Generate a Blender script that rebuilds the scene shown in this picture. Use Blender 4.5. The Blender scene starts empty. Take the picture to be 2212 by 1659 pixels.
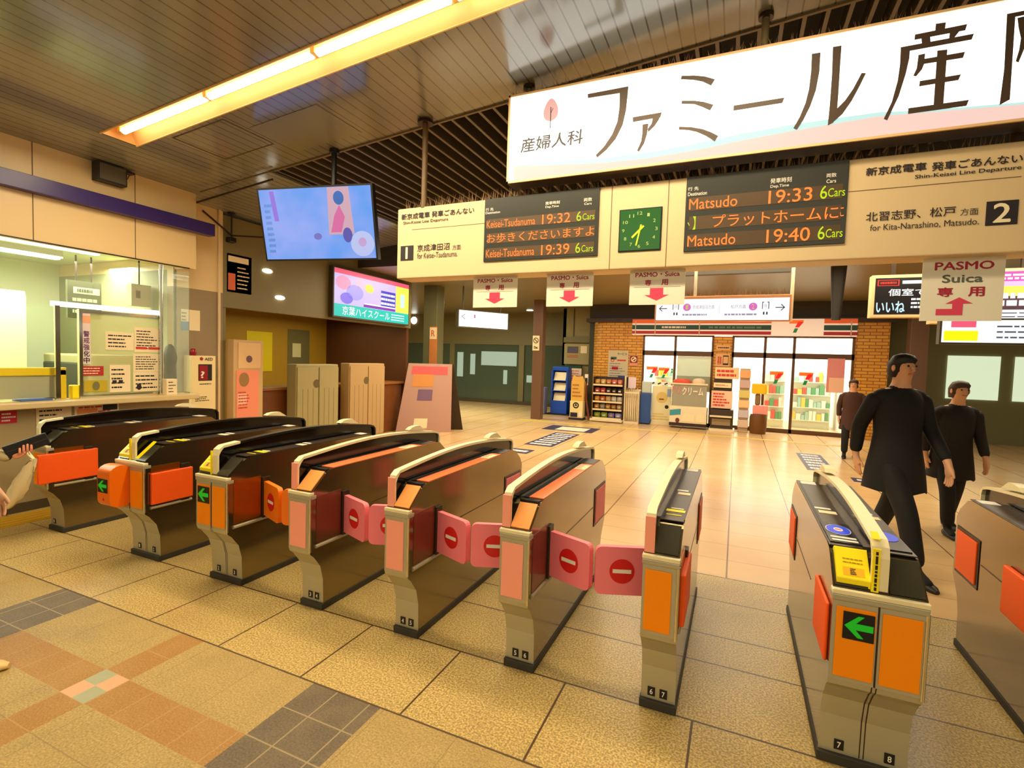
import bpy, bmesh, math, random
from mathutils import Vector, Matrix
random.seed(7)
SC = bpy.context.scene
COL = SC.collection

# ---------------------------------------------------------------- camera
H = 1.61
F = 1095.99                       # focal length in pixels of the 2212 wide photo
RX = Vector((0.91385128, 0.40487687, 0.03083104))
UP = Vector((-0.04826051, 0.0329101, 0.99829247))
FW = Vector((-0.40317088, 0.91377877, -0.0496145))
cam = bpy.data.cameras.new('camera')
cam.sensor_width = 36.0
cam.lens = 36.0 * F / 2212.0
cam.clip_start = 0.05
cam_ob = bpy.data.objects.new('camera', cam)
COL.objects.link(cam_ob)
M = Matrix.Identity(4)
for i in range(3):
    M[i][0] = RX[i]; M[i][1] = UP[i]; M[i][2] = -FW[i]
M[0][3] = 0; M[1][3] = 0; M[2][3] = H
cam_ob.matrix_world = M
SC.camera = cam_ob

# ---------------------------------------------------------------- view, world
SC.view_settings.view_transform = 'Standard'
SC.view_settings.look = 'None'
SC.view_settings.gamma = 1.0
SC.view_settings.exposure = 0.0
SC.view_settings.use_curve_mapping = False
SC.cycles.max_bounces = 7
SC.cycles.diffuse_bounces = 3
SC.cycles.glossy_bounces = 4
SC.cycles.transparent_max_bounces = 8
SC.cycles.sample_clamp_indirect = 6.0
SC.cycles.caustics_reflective = False
SC.cycles.caustics_refractive = False
W = bpy.data.worlds.new('evening')
SC.world = W
W.use_nodes = True
W.node_tree.nodes['Background'].inputs[0].default_value = (0.96, 0.85, 0.62, 1)
W.node_tree.nodes['Background'].inputs[1].default_value = 0.55

def area(name, loc, sx, sy, power, col, rot=(0, 0, 0)):
    l = bpy.data.lights.new(name, 'AREA')
    l.shape = 'RECTANGLE'; l.size = sx; l.size_y = sy
    l.energy = power; l.color = col
    o = bpy.data.objects.new(name, l)
    o.location = loc; o.rotation_euler = rot
    COL.objects.link(o)
    return o

# light of the long warm ceiling strip, then added fill lamps over the plaza and concourse
def ceil(x): return 4.078 + 0.09 * x
area('strip_light', (-2.4, 2.98, 3.78), 5.6, 0.16, 185, (1.0, 0.84, 0.56), (0, -0.0898, 0))
area('plaza_fill_light', (-1.0, -1.4, 3.85), 7.0, 0.16, 185, (1.0, 0.85, 0.58), (0, -0.0898, 0))  # added lamp behind the camera, no fitting; lifts gate fronts and floor
area('concourse_fill_one', (-2.6, 8.3, 3.12), 7.0, 1.2, 235, (1.0, 0.84, 0.58))  # this and the next two: unseen lamps added to brighten the concourse
area('concourse_fill_two', (-1.0, 11.4, 3.12), 8.0, 0.6, 140, (1.0, 0.86, 0.62))
area('concourse_fill_three', (2.6, 7.6, 3.12), 3.0, 2.0, 95, (1.0, 0.84, 0.58))
area('far_concourse_light', (-8.0, 12.5, 3.12), 4.0, 0.6, 210, (0.95, 0.98, 0.72))
area('store_light', (-0.4, 15.4, 2.62), 5.5, 1.6, 240, (1.0, 0.98, 0.90))
area('office_light', (-7.6, 2.6, 2.66), 0.5, 4.0, 165, (0.96, 1.0, 0.80))
area('shop_light', (-7.6, 7.5, 2.3), 1.4, 2.6, 22, (1.0, 0.84, 0.42))

# ---------------------------------------------------------------- pixel of the photo -> point on a plane of the place
def ray(x, y):
    return RX * (x - 1106.0) - UP * (y - 829.5) + FW * F
def atY(x, y, Y):
    d = ray(x, y); t = Y / d.y
    return Vector((d.x * t, Y, H + d.z * t))
def atX(x, y, X):
    d = ray(x, y); t = X / d.x
    return Vector((X, d.y * t, H + d.z * t))
def atZ(x, y, Z):
    d = ray(x, y); t = (Z - H) / d.z
    return Vector((d.x * t, d.y * t, Z))

# ---------------------------------------------------------------- materials
def lin(c):
    r = []
    for v in c[:3]:
        v /= 255.0
        r.append(v / 12.92 if v <= 0.04045 else ((v + 0.055) / 1.055) ** 2.4)
    return (r[0], r[1], r[2], 1.0)
MATS = {}
def mat(name, c=(200, 200, 200), rough=0.5, metal=0.0, emit=0.0, ec=None, alpha=1.0, noise=0.0, nscale=8.0, spec=0.5, trans=0.0):
    if name in MATS: return MATS[name]
    m = bpy.data.materials.new(name); m.use_nodes = True
    nt = m.node_tree; b = nt.nodes['Principled BSDF']
    b.inputs['Base Color'].default_value = lin(c) if emit < 0.5 else tuple(v * 0.12 for v in lin(c)[:3]) + (1,)
    b.inputs['Roughness'].default_value = rough
    b.inputs['Metallic'].default_value = metal
    b.inputs['Specular IOR Level'].default_value = spec
    if emit:
        b.inputs['Emission Color'].default_value = lin(ec or c)
        b.inputs['Emission Strength'].default_value = emit
    if alpha < 1: b.inputs['Alpha'].default_value = alpha
    if trans: b.inputs['Transmission Weight'].default_value = trans
    if noise:
        tc = nt.nodes.new('ShaderNodeTexCoord')
        n = nt.nodes.new('ShaderNodeTexNoise'); n.inputs['Scale'].default_value = nscale
        n.inputs['Detail'].default_value = 4
        mx = nt.nodes.new('ShaderNodeMix'); mx.data_type = 'RGBA'
        l = lin(c)
        mx.inputs[6].default_value = tuple(v * (1 - noise) for v in l[:3]) + (1,)
        mx.inputs[7].default_value = tuple(min(1, v * (1 + noise)) for v in l[:3]) + (1,)
        nt.links.new(tc.outputs['Object'], n.inputs['Vector'])
        nt.links.new(n.outputs['Fac'], mx.inputs[0])
        nt.links.new(mx.outputs[2], b.inputs['Base Color'])
    MATS[name] = m
    return m

class NG:
    """small helper to wire math nodes"""
    def __init__(s, m):
        s.nt = m.node_tree; s.b = s.nt.nodes['Principled BSDF']
        g = s.nt.nodes.new('ShaderNodeNewGeometry')
        sp = s.nt.nodes.new('ShaderNodeSeparateXYZ')
        s.nt.links.new(g.outputs['Position'], sp.inputs[0])
        s.pos = g.outputs['Position']
        s.x, s.y, s.z = sp.outputs
    def _in(s, sock, v):
        if isinstance(v, (int, float)): sock.default_value = v
        else: s.nt.links.new(v, sock)
    def m(s, op, a, b=0.0):
        n = s.nt.nodes.new('ShaderNodeMath'); n.operation = op
        s._in(n.inputs[0], a); s._in(n.inputs[1], b)
        return n.outputs[0]
    def line(s, v, period, off, w):
        f = s.m('FRACT', s.m('DIVIDE', s.m('SUBTRACT', v, off - w / 2), period))
        return s.m('LESS_THAN', f, w / period)
    def at(s, v, p, w):
        return s.m('LESS_THAN', s.m('ABSOLUTE', s.m('SUBTRACT', v, p)), w / 2)
    def mix(s, fac, a, b):
        n = s.nt.nodes.new('ShaderNodeMix'); n.data_type = 'RGBA'
        s._in(n.inputs[0], fac)
        for k, v in ((6, a), (7, b)):
            if isinstance(v, tuple): n.inputs[k].default_value = v
            else: s.nt.links.new(v, n.inputs[k])
        return n.outputs[2]
    def noise(s, scale, detail=3, vec=None):
        n = s.nt.nodes.new('ShaderNodeTexNoise'); n.inputs['Scale'].default_value = scale
        n.inputs['Detail'].default_value = detail
        s.nt.links.new(vec or s.pos, n.inputs['Vector'])
        return n.outputs['Fac']
    def voronoi(s, scale):
        n = s.nt.nodes.new('ShaderNodeTexVoronoi'); n.inputs['Scale'].default_value = scale
        s.nt.links.new(s.pos, n.inputs['Vector'])
        return n.outputs['Color']
    def ramp(s, fac, lo, hi):
        n = s.nt.nodes.new('ShaderNodeMapRange')
        s._in(n.inputs[0], fac); n.inputs[1].default_value = lo; n.inputs[2].default_value = hi
        return n.outputs[0]
    def base(s, c): s.nt.links.new(c, s.b.inputs['Base Color'])
    def rough(s, r): s.nt.links.new(r, s.b.inputs['Roughness'])
    def bump(s, h, strength=0.3, dist=0.01):
        n = s.nt.nodes.new('ShaderNodeBump'); n.inputs['Strength'].default_value = strength
        n.inputs['Distance'].default_value = dist
        s.nt.links.new(h, n.inputs['Height']); s.nt.links.new(n.outputs[0], s.b.inputs['Normal'])

def newmat(name, rough=0.5):
    m = bpy.data.materials.new(name); m.use_nodes = True
    m.node_tree.nodes['Principled BSDF'].inputs['Roughness'].default_value = rough
    MATS[name] = m
    return m, NG(m)

# terrazzo slabs with dark joints around the gates
M_TERR, g = newmat('terrazzo', 0.32)
n1 = g.noise(105, 2); n2 = g.noise(2.2, 3)
c = g.mix(g.ramp(n1, 0.40, 0.62), lin((162, 136, 80)), lin((224, 194, 122)))
c = g.mix(g.m('MULTIPLY', g.ramp(n2, 0.45, 0.75), 0.35), c, lin((132, 108, 64)))
j = g.m('MULTIPLY', g.line(g.x, 0.6, -0.107, 0.010), g.m('LESS_THAN', g.y, 2.385))
for yy in (2.38, 2.89, 3.20, 3.69, 4.12):
    j = g.m('MAXIMUM', j, g.at(g.y, yy, 0.011))
c = g.mix(j, c, lin((84, 62, 38)))
g.base(c)
# smooth interior tiles
M_TILE, g = newmat('interior_tile', 0.25)
n2 = g.noise(1.2, 3)
c = g.mix(g.ramp(n2, 0.3, 0.7), lin((220, 178, 122)), lin((234, 194, 138)))
j = g.m('MULTIPLY', g.line(g.y, 0.39, 4.12, 0.008), 0.42)
c = g.mix(j, c, lin((140, 92, 56)))
j = g.m('MULTIPLY', g.line(g.x, 0.6, 0.005, 0.012), 0.9)
c = g.mix(j, c, lin((110, 72, 44)))
g.base(c)
# outdoor paving: one material per stone colour, all with fine joints
def paving(name, c0, c1, jc, jw=0.006, per=0.2, amt=0.5):
    m, g = newmat(name, 0.6)
    n1 = g.noise(120, 3); n2 = g.noise(6, 2)
    c = g.mix(g.ramp(n1, 0.35, 0.65), lin(c0), lin(c1))
    c = g.mix(g.m('MULTIPLY', g.ramp(n2, 0.4, 0.8), 0.18), c, lin(jc))
    j = g.m('MAXIMUM', g.line(g.x, per, -2.61 if per < 0.3 else -1.01, jw), g.line(g.y, per, 1.448 if per < 0.3 else 1.826, jw))
    c = g.mix(g.m('MULTIPLY', j, amt), c, lin(jc))
    g.base(c)
    return m
M_PB = paving('beige_paving', (156, 130, 72), (194, 164, 98), (98, 78, 42), 0.005, 0.38, 0.35)
M_PO = paving('orange_paving', (152, 108, 46), (178, 130, 58), (196, 164, 110), 0.005, 0.19, 0.4)
M_PG = paving('grey_paving', (92, 78, 58), (116, 100, 74), (176, 154, 110), 0.007, 0.19, 0.7)
M_PP = mat('pink_stone', (226, 164, 122), 0.5, noise=0.06, nscale=40)
M_PT = mat('teal_stone', (164, 164, 128), 0.5, noise=0.06, nscale=40)
# slatted ceiling
M_CEIL, g = newmat('slatted_ceiling', 0.15)
n2 = g.noise(0.9, 2)
c = g.mix(g.ramp(n2, 0.3, 0.7), lin((128, 127, 116)), lin((142, 140, 128)))
c = g.mix(g.m('MULTIPLY', g.line(g.x, 0.1, 0.0, 0.011), 0.75), c, lin((62, 48, 30)))
g.base(c)
g.b.inputs['Specular IOR Level'].default_value = 0.9
# brick of the shop
M_BRICK = bpy.data.materials.new('yellow_brick'); M_BRICK.use_nodes = True
nt = M_BRICK.node_tree; b = nt.nodes['Principled BSDF']; b.inputs['Roughness'].default_value = 0.45
tc = nt.nodes.new('ShaderNodeUVMap'); br = nt.nodes.new('ShaderNodeTexBrick')
br.inputs['Scale'].default_value = 1.0
br.inputs['Color1'].default_value = lin((232, 170, 62)); br.inputs['Color2'].default_value = lin((216, 148, 50))
br.inputs['Mortar'].default_value = lin((150, 92, 30))
br.inputs['Brick Width'].default_value = 0.24; br.inputs['Row Height'].default_value = 0.075
br.inputs['Mortar Size'].default_value = 0.009
nt.links.new(tc.outputs[0], br.inputs['Vector']); nt.links.new(br.outputs[0], b.inputs['Base Color'])

STEEL = mat('brushed_steel', (150, 136, 106), 0.17, 0.95, noise=0.12, nscale=4)
STEELF = mat('satin_steel_front', (186, 180, 150), 0.42, 0.45, noise=0.04, nscale=6)
CREAM = mat('cream_metal', (240, 222, 184), 0.35)
BONE = mat('bone_plastic', (238, 224, 176), 0.4)
RUBBER = mat('dark_rubber', (52, 48, 40), 0.6)
BLACK = mat('black', (14, 12, 12), 0.4)
SMOKE = mat('smoked_panel', (16, 11, 8), 0.14, alpha=0.95)
DARKGL = mat('dark_grey_glass', (62, 58, 44), 0.2)
ORANGE = mat('orange_panel', (255, 146, 2), 0.5, spec=.25)
REDOR = mat('red_orange_padding', (255, 92, 8), 0.5)
PINKP = mat('pink_panel', (255, 166, 140), 0.45)
PINKF = mat('pink_padding', (255, 132, 142), 0.5)
PINKT = mat('coral_top', (252, 130, 76), 0.35)
AMBER = mat('amber_slope', (255, 168, 90), 0.35)
YEL = mat('yellow_plastic', (255, 232, 10), 0.4)
REDS = mat('red_sign', (222, 26, 22), 0.5)
WHITE = mat('white_paint', (244, 236, 220), 0.5)
PAPER = mat('paper', (250, 228, 184), 0.7)
INK = mat('ink', (30, 24, 24), 0.7)
REDINK = mat('red_ink', (214, 60, 48), 0.6)
CRIM = mat('crimson_ink', (172, 24, 54), 0.6)
GREENL = mat('green_arrow', (20, 190, 30), 0.4, emit=0.6)
TINTP = mat('steel_pink_reflection', (150, 100, 76), 0.36, 0.9)  # this and the next: flap reflections painted into the recess steel as tint
TINTO = mat('steel_orange_reflection', (186, 108, 30), 0.36, 0.9)
BROWNM = mat('dark_bronze', (58, 40, 28), 0.4, 0.3)

# ---------------------------------------------------------------- geometry helpers
TXT = {}
def text_mesh(s, bold=0.0):
    k = (s, bold)
    if k in TXT: return TXT[k]
    cu = bpy.data.curves.new('txt', 'FONT'); cu.body = s
    cu.offset = bold; cu.resolution_u = 3
    o = bpy.data.objects.new('txt', cu); COL.objects.link(o)
    dg = bpy.context.evaluated_depsgraph_get()
    me = bpy.data.meshes.new_from_object(o.evaluated_get(dg))
    vs = [v.co.copy() for v in me.vertices]; fs = [tuple(p.vertices) for p in me.polygons]
    bpy.data.objects.remove(o); bpy.data.curves.remove(cu); bpy.data.meshes.remove(me)
    xs = [v.x for v in vs] or [0]; ys = [v.y for v in vs] or [0]
    TXT[k] = (vs, fs, min(xs), max(xs), min(ys), max(ys))
    return TXT[k]

class MB:
    def __init__(s): s.v = []; s.f = []; s.mi = []; s.mats = []; s.uv = {}; s.sm = set()
    def mid(s, m):
        if m not in s.mats: s.mats.append(m)
        return s.mats.index(m)
    def add(s, vs, fs, m, smooth=False):
        o = len(s.v); k = s.mid(m)
        s.v += [Vector(v) for v in vs]
        for f in fs:
            if smooth: s.sm.add(len(s.f))
            s.f.append(tuple(i + o for i in f)); s.mi.append(k)
        return s
    def box(s, x0, x1, y0, y1, z0, z1, m):
        v = [(x, y, z) for z in (z0, z1) for y in (y0, y1) for x in (x0, x1)]
        return s.add(v, [(0, 2, 3, 1), (4, 5, 7, 6), (0, 1, 5, 4), (2, 6, 7, 3), (0, 4, 6, 2), (1, 3, 7, 5)], m)
    def obox(s, c, ax, ay, az, m):
        """box of half axes ax, ay, az round c"""
        c, ax, ay, az = map(Vector, (c, ax, ay, az))
        v = [c + ax * i + ay * j + az * k for k in (-1, 1) for j in (-1, 1) for i in (-1, 1)]
        return s.add(v, [(0, 2, 3, 1), (4, 5, 7, 6), (0, 1, 5, 4), (2, 6, 7, 3), (0, 4, 6, 2), (1, 3, 7, 5)], m)
    def prism(s, poly, d, m, smooth=False):
        """extrude the 3d polygon poly by vector d"""
        n = len(poly); d = Vector(d); p = [Vector(q) for q in poly]
        v = p + [q + d for q in p]
        s.add(v, [tuple(range(n - 1, -1, -1)), tuple(range(n, 2 * n))], m)
        return s.add(v, [(i, (i + 1) % n, (i + 1) % n + n, i + n) for i in range(n)], m, smooth)
    def poly(s, pts, m): return s.add(pts, [tuple(range(len(pts)))], m)
    def tube(s, path, r, m, n=8, closed=False, cap=True):
        path = [Vector(p) for p in path]; rings = []
        rs = r if isinstance(r, (list, tuple)) else [r] * len(path)
        N = len(path); prev = None
        for i, p in enumerate(path):
            a = path[i - 1] if (i or closed) else p
            b = path[(i + 1) % N] if (i < N - 1 or closed) else p
            t = (b - a).normalized()
            if prev is None:
                u = t.orthogonal().normalized()
            else:
                u = (prev - t * prev.dot(t)).normalized()
            w = t.cross(u); prev = u
            rings.append([p + (u * math.cos(2 * math.pi * k / n) + w * math.sin(2 * math.pi * k / n)) * rs[i] for k in range(n)])
        v = [q for ring in rings for q in ring]; f = []
        for i in range(N if closed else N - 1):
            a = i * n; b = ((i + 1) % N) * n
            f += [(a + k, a + (k + 1) % n, b + (k + 1) % n, b + k) for k in range(n)]
        s.add(v, f, m, True)
        if cap and not closed:
            s.add(rings[0][::-1], [tuple(range(n))], m); s.add(rings[-1], [tuple(range(n))], m)
        return s
    def disc(s, c, u, v, m, n=28, hole=0.0):
        c, u, v = Vector(c), Vector(u), Vector(v)
        o = [c + u * math.cos(2 * math.pi * k / n) + v * math.sin(2 * math.pi * k / n) for k in range(n)]
        if not hole: return s.poly(o, m)
        i = [c + (q - c) * hole for q in o]
        return s.add(o + i, [(k, (k + 1) % n, n + (k + 1) % n, n + k) for k in range(n)], m)
    def lathe(s, prof, c, m, n=20, ax=(0, 0, 1), u=(1, 0, 0)):
        c, ax, u = Vector(c), Vector(ax), Vector(u); w = ax.cross(u)
        v = []; f = []
        for r, h in prof:
            v += [c + ax * h + (u * math.cos(2 * math.pi * k / n) + w * math.sin(2 * math.pi * k / n)) * r for k in range(n)]
        for i in range(len(prof) - 1):
            f += [(i * n + k, i * n + (k + 1) % n, (i + 1) * n + (k + 1) % n, (i + 1) * n + k) for k in range(n)]
        s.add(v, f, m, True)
        s.add(v[:n][::-1], [tuple(range(n))], m); s.add(v[-n:], [tuple(range(n))], m)
        return s
    def loft(s, rings, m, cap=True):
        n = len(rings[0]); v = [Vector(q) for r in rings for q in r]; f = []
        for i in range(len(rings) - 1):
            f += [(i * n + k, i * n + (k + 1) % n, (i + 1) * n + (k + 1) % n, (i + 1) * n + k) for k in range(n)]
        s.add(v, f, m, True)
        if cap:
            s.add(rings[0][::-1], [tuple(range(n))], m); s.add(rings[-1], [tuple(range(n))], m)
        return s
    def txt(s, t, O, U, V, m, bold=0.0, fit=None, h=None):
        """lettering: bbox fitted to the parallelogram O, O+U, O+V"""
        vs, fs, x0, x1, y0, y1 = text_mesh(t)
        O, U, V = Vector(O), Vector(U), Vector(V)
        if bold:                                  # heavier strokes: the glyphs again, shifted a little
            vs0, fs0 = vs, fs; vs, fs = [], []; q_ = bold * .8
            for dx, dy in ((0, 0), (q_, 0), (-q_, 0), (0, q_), (0, -q_)):
                k_ = len(vs); vs += [p + Vector((dx, dy, k_)) for p in vs0]; fs += [tuple(i + k_ for i in f) for f in fs0]
            x0 -= q_; x1 += q_; y0 -= q_; y1 += q_
        sx = 1.0 / max(1e-6, x1 - x0); sy = 1.0 / max(1e-6, y1 - y0)
        nn = U.cross(V).normalized() * (.00012 / max(1, len(text_mesh(t)[0])))   # each layer a hair in front of the last
        return s.add([O + U * ((p.x - x0) * sx) + V * ((p.y - y0) * sy) + nn * p.z for p in vs], fs, m)
    def build(s, name, parent=None, bevel=0.0, seg=2, sub=0):
        me = bpy.data.meshes.new(name)
        O = Vector((0, 0, 0))
        if parent is None:
            a = [[f(v[i] for v in s.v) for i in range(3)] for f in (min, max)]
            O = Vector(((a[0][0] + a[1][0]) / 2, (a[0][1] + a[1][1]) / 2, a[0][2]))
        me.from_pydata([tuple(v - O) for v in s.v], [], s.f)
        for m in s.mats: me.materials.append(m)
        for i, p in enumerate(me.polygons):
            p.material_index = s.mi[i]
            if i in s.sm: p.use_smooth = True
        me.update()
        o = bpy.data.objects.new(name, me); COL.objects.link(o); o.location = O
        if parent is not None:
            o.parent = parent
            if parent.parent is None: o.matrix_parent_inverse = Matrix.Translation(-parent.location)
        if bevel:
            b = o.modifiers.new('bevel', 'BEVEL'); b.width = bevel; b.segments = seg
            b.limit_method = 'ANGLE'; b.angle_limit = math.radians(35); b.harden_normals = False
        return o

def tag(o, label, cat, group=None):
    o['label'] = label; o['category'] = cat
    if group: o['group'] = group
    return o
def thing(name, label, cat, loc=(0, 0, 0), group=None):
    o = bpy.data.objects.new(name, None); COL.objects.link(o)
    o.location = loc; o.empty_display_size = 0.1
    return tag(o, label, cat, group)
def struct(o):
    o['kind'] = 'structure'
    return o
def copy_thing(r, d, label, group=None):
    """copy of a thing with copies of its parts and their sub-parts, moved by d"""
    def cp(o, par):
        c = o.copy(); COL.objects.link(c)
        if par: c.parent = par
        for k in list(o.children): cp(k, c)
        return c
    c = cp(r, None); c.location = r.location + Vector(d)
    c['label'] = label
    if group: c['group'] = group
    return c
# ================================================================ SETTING
WALLB = mat('beige_wall_panel', (238, 208, 152), 0.4)
WALLBR = mat('brown_wall_panel', (150, 128, 94), 0.45)
WALLG = mat('greige_counter_front', (176, 156, 112), 0.5)
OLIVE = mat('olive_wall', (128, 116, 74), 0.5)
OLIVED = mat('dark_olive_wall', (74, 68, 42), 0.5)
CEILF = mat('far_ceiling', (132, 120, 86), 0.35)
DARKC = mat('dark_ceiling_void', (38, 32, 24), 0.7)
SOFFIT = mat('charcoal_soffit', (60, 54, 44), 0.6)
INDIGO = mat('indigo_band', (58, 40, 112), 0.35)
CHROME = mat('chrome', (225, 222, 200), 0.12, 1.0)
GLASS = mat('clear_glass', (235, 245, 225), 0.03, alpha=0.10)
DGLASS = mat('dark_window', (84, 94, 76), 0.15)
SKIRT = mat('dark_skirting', (84, 70, 48), 0.5)
SEAM = mat('panel_seam', (120, 92, 56), 0.6)

# floor: paving, terrazzo and interior tiles in one surface
f = MB()
def q(x0, x1, y0, y1, m, z=0.0): f.poly([(x0, y0, z), (x1, y0, z), (x1, y1, z), (x0, y1, z)], m)
EY = 1.826
q(-9.5, 9.0, EY, 4.13, M_TERR)
q(-14.0, 9.0, 4.13, 17.0, M_TILE)
P = 2.19                                         # period of the paving pattern
xs = [-9.5]; cells = []
def stone(x, y):
    """which stone lies at the cell x, y (period P, 0.19 m module)"""
    u = (x + 2.805) % P; v = (1.448 - y) % P      # u 0..0.19 orange column, v 0..0.19 orange row
    gu = 0.995 <= u < 1.395
    if gu: return M_PG
    if u < 0.19 and v < 0.19:
        return (M_PP if ((u < 0.095) == (v >= 0.095)) else M_PT)
    if u < 0.19: return M_PO
    if v < 0.19: return M_PO
    return M_PB
xb = sorted({round(-2.805 + k * P + d, 4) for k in range(-4, 6) for d in (0, .095, .19, .995, 1.395)})
xb = [-9.5] + [x for x in xb if -9.5 < x < 9] + [9.0]
yb = sorted({round(1.448 - k * P - d, 4) for k in range(-1, 4) for d in (0, .095, .19)})
yb = [-6.0] + [y for y in yb if -6 < y < EY] + [EY]
for i in range(len(xb) - 1):
    for k in range(len(yb) - 1):
        q(xb[i], xb[i + 1], yb[k], yb[k + 1], stone((xb[i] + xb[i + 1]) / 2, (yb[k] + yb[k + 1]) / 2))
struct(f.build('floor'))
t = MB(); t.box(-9.5, 9, EY - .004, EY + .004, -.01, .0015, mat('floor_joint', (92, 70, 40), .7)); struct(t.build('trim_1'))
t = MB(); t.box(-5.2, 3.4, 12.34, 12.52, 0, .003, mat('worn_yellow_line', (222, 190, 84), .5)); struct(t.build('trim_2'))

# sloping slatted ceiling of the gate hall with the recess of the strip light left open
f = MB()
LX0, LX1, LY0, LY1 = -5.48, 0.6, 2.83, 3.13
def cq(x0, x1, y0, y1, m, dz=0): f.poly([(x0, y0, ceil(x0) + dz), (x0, y1, ceil(x0) + dz), (x1, y1, ceil(x1) + dz), (x1, y0, ceil(x1) + dz)], m)
cq(-6.2, 9.1, -5.0, LY0, M_CEIL); cq(-6.2, LX0, LY0, LY1, M_CEIL); cq(LX1, 9.1, LY0, LY1, M_CEIL); cq(-6.2, 9.1, LY1, 4.2, M_CEIL)
cq(-9.0, -4.83, 4.2, 7.5, M_CEIL)
struct(f.build('ceiling'))
f = MB()                                         # void above the louvres and the lower ceiling beyond
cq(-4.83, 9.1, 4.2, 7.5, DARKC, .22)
f.poly([(-14, 7.5, 3.2), (-14, 17, 3.2), (9, 17, 3.2), (9, 7.5, 3.2)], CEILF)
f.poly([(-9, 7.5, 3.2), (9, 7.5, 3.2), (9, 7.5, 5.1), (-9, 7.5, 5.1)], SOFFIT)
struct(f.build('ceiling_2'))
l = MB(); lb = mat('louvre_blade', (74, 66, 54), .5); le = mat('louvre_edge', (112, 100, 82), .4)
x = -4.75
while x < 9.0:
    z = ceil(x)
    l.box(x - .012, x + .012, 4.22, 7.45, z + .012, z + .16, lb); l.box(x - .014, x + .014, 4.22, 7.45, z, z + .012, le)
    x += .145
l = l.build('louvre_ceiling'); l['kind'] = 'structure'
t = MB(); t.prism([(-4.9, 4.19, ceil(-4.9) - .015), (9.1, 4.19, ceil(9.1) - .015), (9.1, 4.19, ceil(9.1) + .24), (-4.9, 4.19, ceil(-4.9) + .24)], (0, .025, 0), mat('ceiling_edge_bar', (120, 100, 66), .4))
t.prism([(-4.9, 4.2, ceil(-4.9) - .015), (-4.9, 7.4, ceil(-4.9) - .015), (-4.9, 7.4, ceil(-4.9) + .24), (-4.9, 4.2, ceil(-4.9) + .24)], (.05, 0, 0), SOFFIT)
struct(t.build('trim_3'))
t = MB()                                         # hatches of the ceiling: thin joints
def hatch(x0, x1, y0, y1):
    for a, b, c, d in ((x0, x1, y0, y0 + .012), (x0, x1, y1, y1 + .012), (x0, x0 + .012, y0, y1), (x1, x1 + .012, y0, y1)):
        t.poly([(a, c, ceil(a) - .003), (b, c, ceil(b) - .003), (b, d, ceil(b) - .003), (a, d, ceil(a) - .003)], mat('hatch_joint', (96, 76, 46), .6))
hatch(-5.05, -4.35, 3.2, 3.75); hatch(-6.1, -4.9, 4.19, 4.2)
struct(t.build('trim_4'))
t = MB()
t.poly([(-4.27, 3.42, ceil(-4.27) - .004), (-3.45, 3.42, ceil(-3.45) - .004), (-3.45, 4.0, ceil(-3.45) - .004), (-4.27, 4.0, ceil(-4.27) - .004)], mat('plain_hatch_cover', (140, 136, 120), .2))
struct(t.build('trim_5'))

# left wall: ticket office
f = MB()
f.box(-6.32, -6.2, -5, 4.22, 2.6, 3.56, WALLB)
f.box(-6.32, -6.2, -5, 4.13, 0.09, 1.0, WALLG)
f.box(-6.32, -6.2, -5, 0.2, 1.0, 2.6, WALLB)
for y in (-.9, 0.85, 2.62, 3.52): f.box(-6.2, -6.197, y, y + .007, 2.6, 3.52, SEAM)
f.box(-9.1, -6.33, 4.14, 4.2, 2.6, 3.6, WALLB); struct(f.build('wall_left')); f = MB()
f.box(-6.62, -6.5, 4.13, 4.8, 2.39, 3.6, WALLB); f.box(-6.62, -6.5, 4.13, 4.8, 0, 2.39, WALLBR)
struct(f.build('wall_left')); f = MB()
f.box(-9.2, -9.1, -5, 4.2, 0, 3.6, mat('office_back_wall', (224, 228, 190), .6))
struct(f.build('wall_left_3')); f = MB()
f.box(-9.1, -6.33, -5, 4.13, 2.76, 2.80, mat('office_ceiling', (206, 214, 170), .6))
struct(f.build('ceiling_3')); f = MB()
f.box(-9.1, -6.5, 4.14, 4.17, 0, 2.6, mat('office_side_wall', (160, 160, 118), .6))
struct(f.build('wall_back_3'))
t = MB(); t.box(-6.22, -6.19, -5, 4.13, 0, .09, SKIRT); struct(t.build('baseboard_left', bevel=.003))
t = MB(); t.box(-6.12, -5.76, -5, 3.4, 0, .006, mat('yellow_tactile_strip', (206, 160, 30), .6))
for k in range(4): t.box(-6.07 + k * .08, -6.03 + k * .08, -5, 3.4, .006, .011, mat('yellow_tactile_strip'))
struct(t.build('trim_6'))
t = MB(); t.box(-6.22, -6.1, -5, 4.4, 3.035, 3.185, INDIGO); struct(t.build('trim_7', bevel=.004))
t = MB(); t.box(-6.205, -6.185, .2, 4.13, 2.588, 2.6, BROWNM); t.tube([(-6.2, 3.8, 1.06), (-6.2, 3.8, 2.58)], .022, CHROME, 12); t.box(-6.215, -6.19, 2.78, 2.82, 1.06, 2.0, CHROME)
t.box(-6.5, -6.2, 4.12, 4.14, 1.06, 1.075, CHROME)
struct(t.build('trim_8'))
t = MB(); t.box(-6.204, -6.198, .2, 3.78, 1.99, 2.56, GLASS); t.box(-6.204, -6.198, 3.82, 4.13, 1.06, 2.56, GLASS); t.box(-6.5, -6.2, 4.125, 4.131, 1.06, 2.56, GLASS)
struct(t.build('window_1'))
t = MB(); t.tube([(-6.49, 4.74, .05), (-6.49, 4.74, 3.5)], .018, mat('cream_pipe', (240, 214, 170), .3), 10); struct(t.build('trim_9'))
t = MB(); t.box(-6.36, -6.03, .2, 4.15, 1.0, 1.06, mat('counter_ledge', (222, 196, 142), .35)); struct(t.build('trim_10', bevel=.01))

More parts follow.
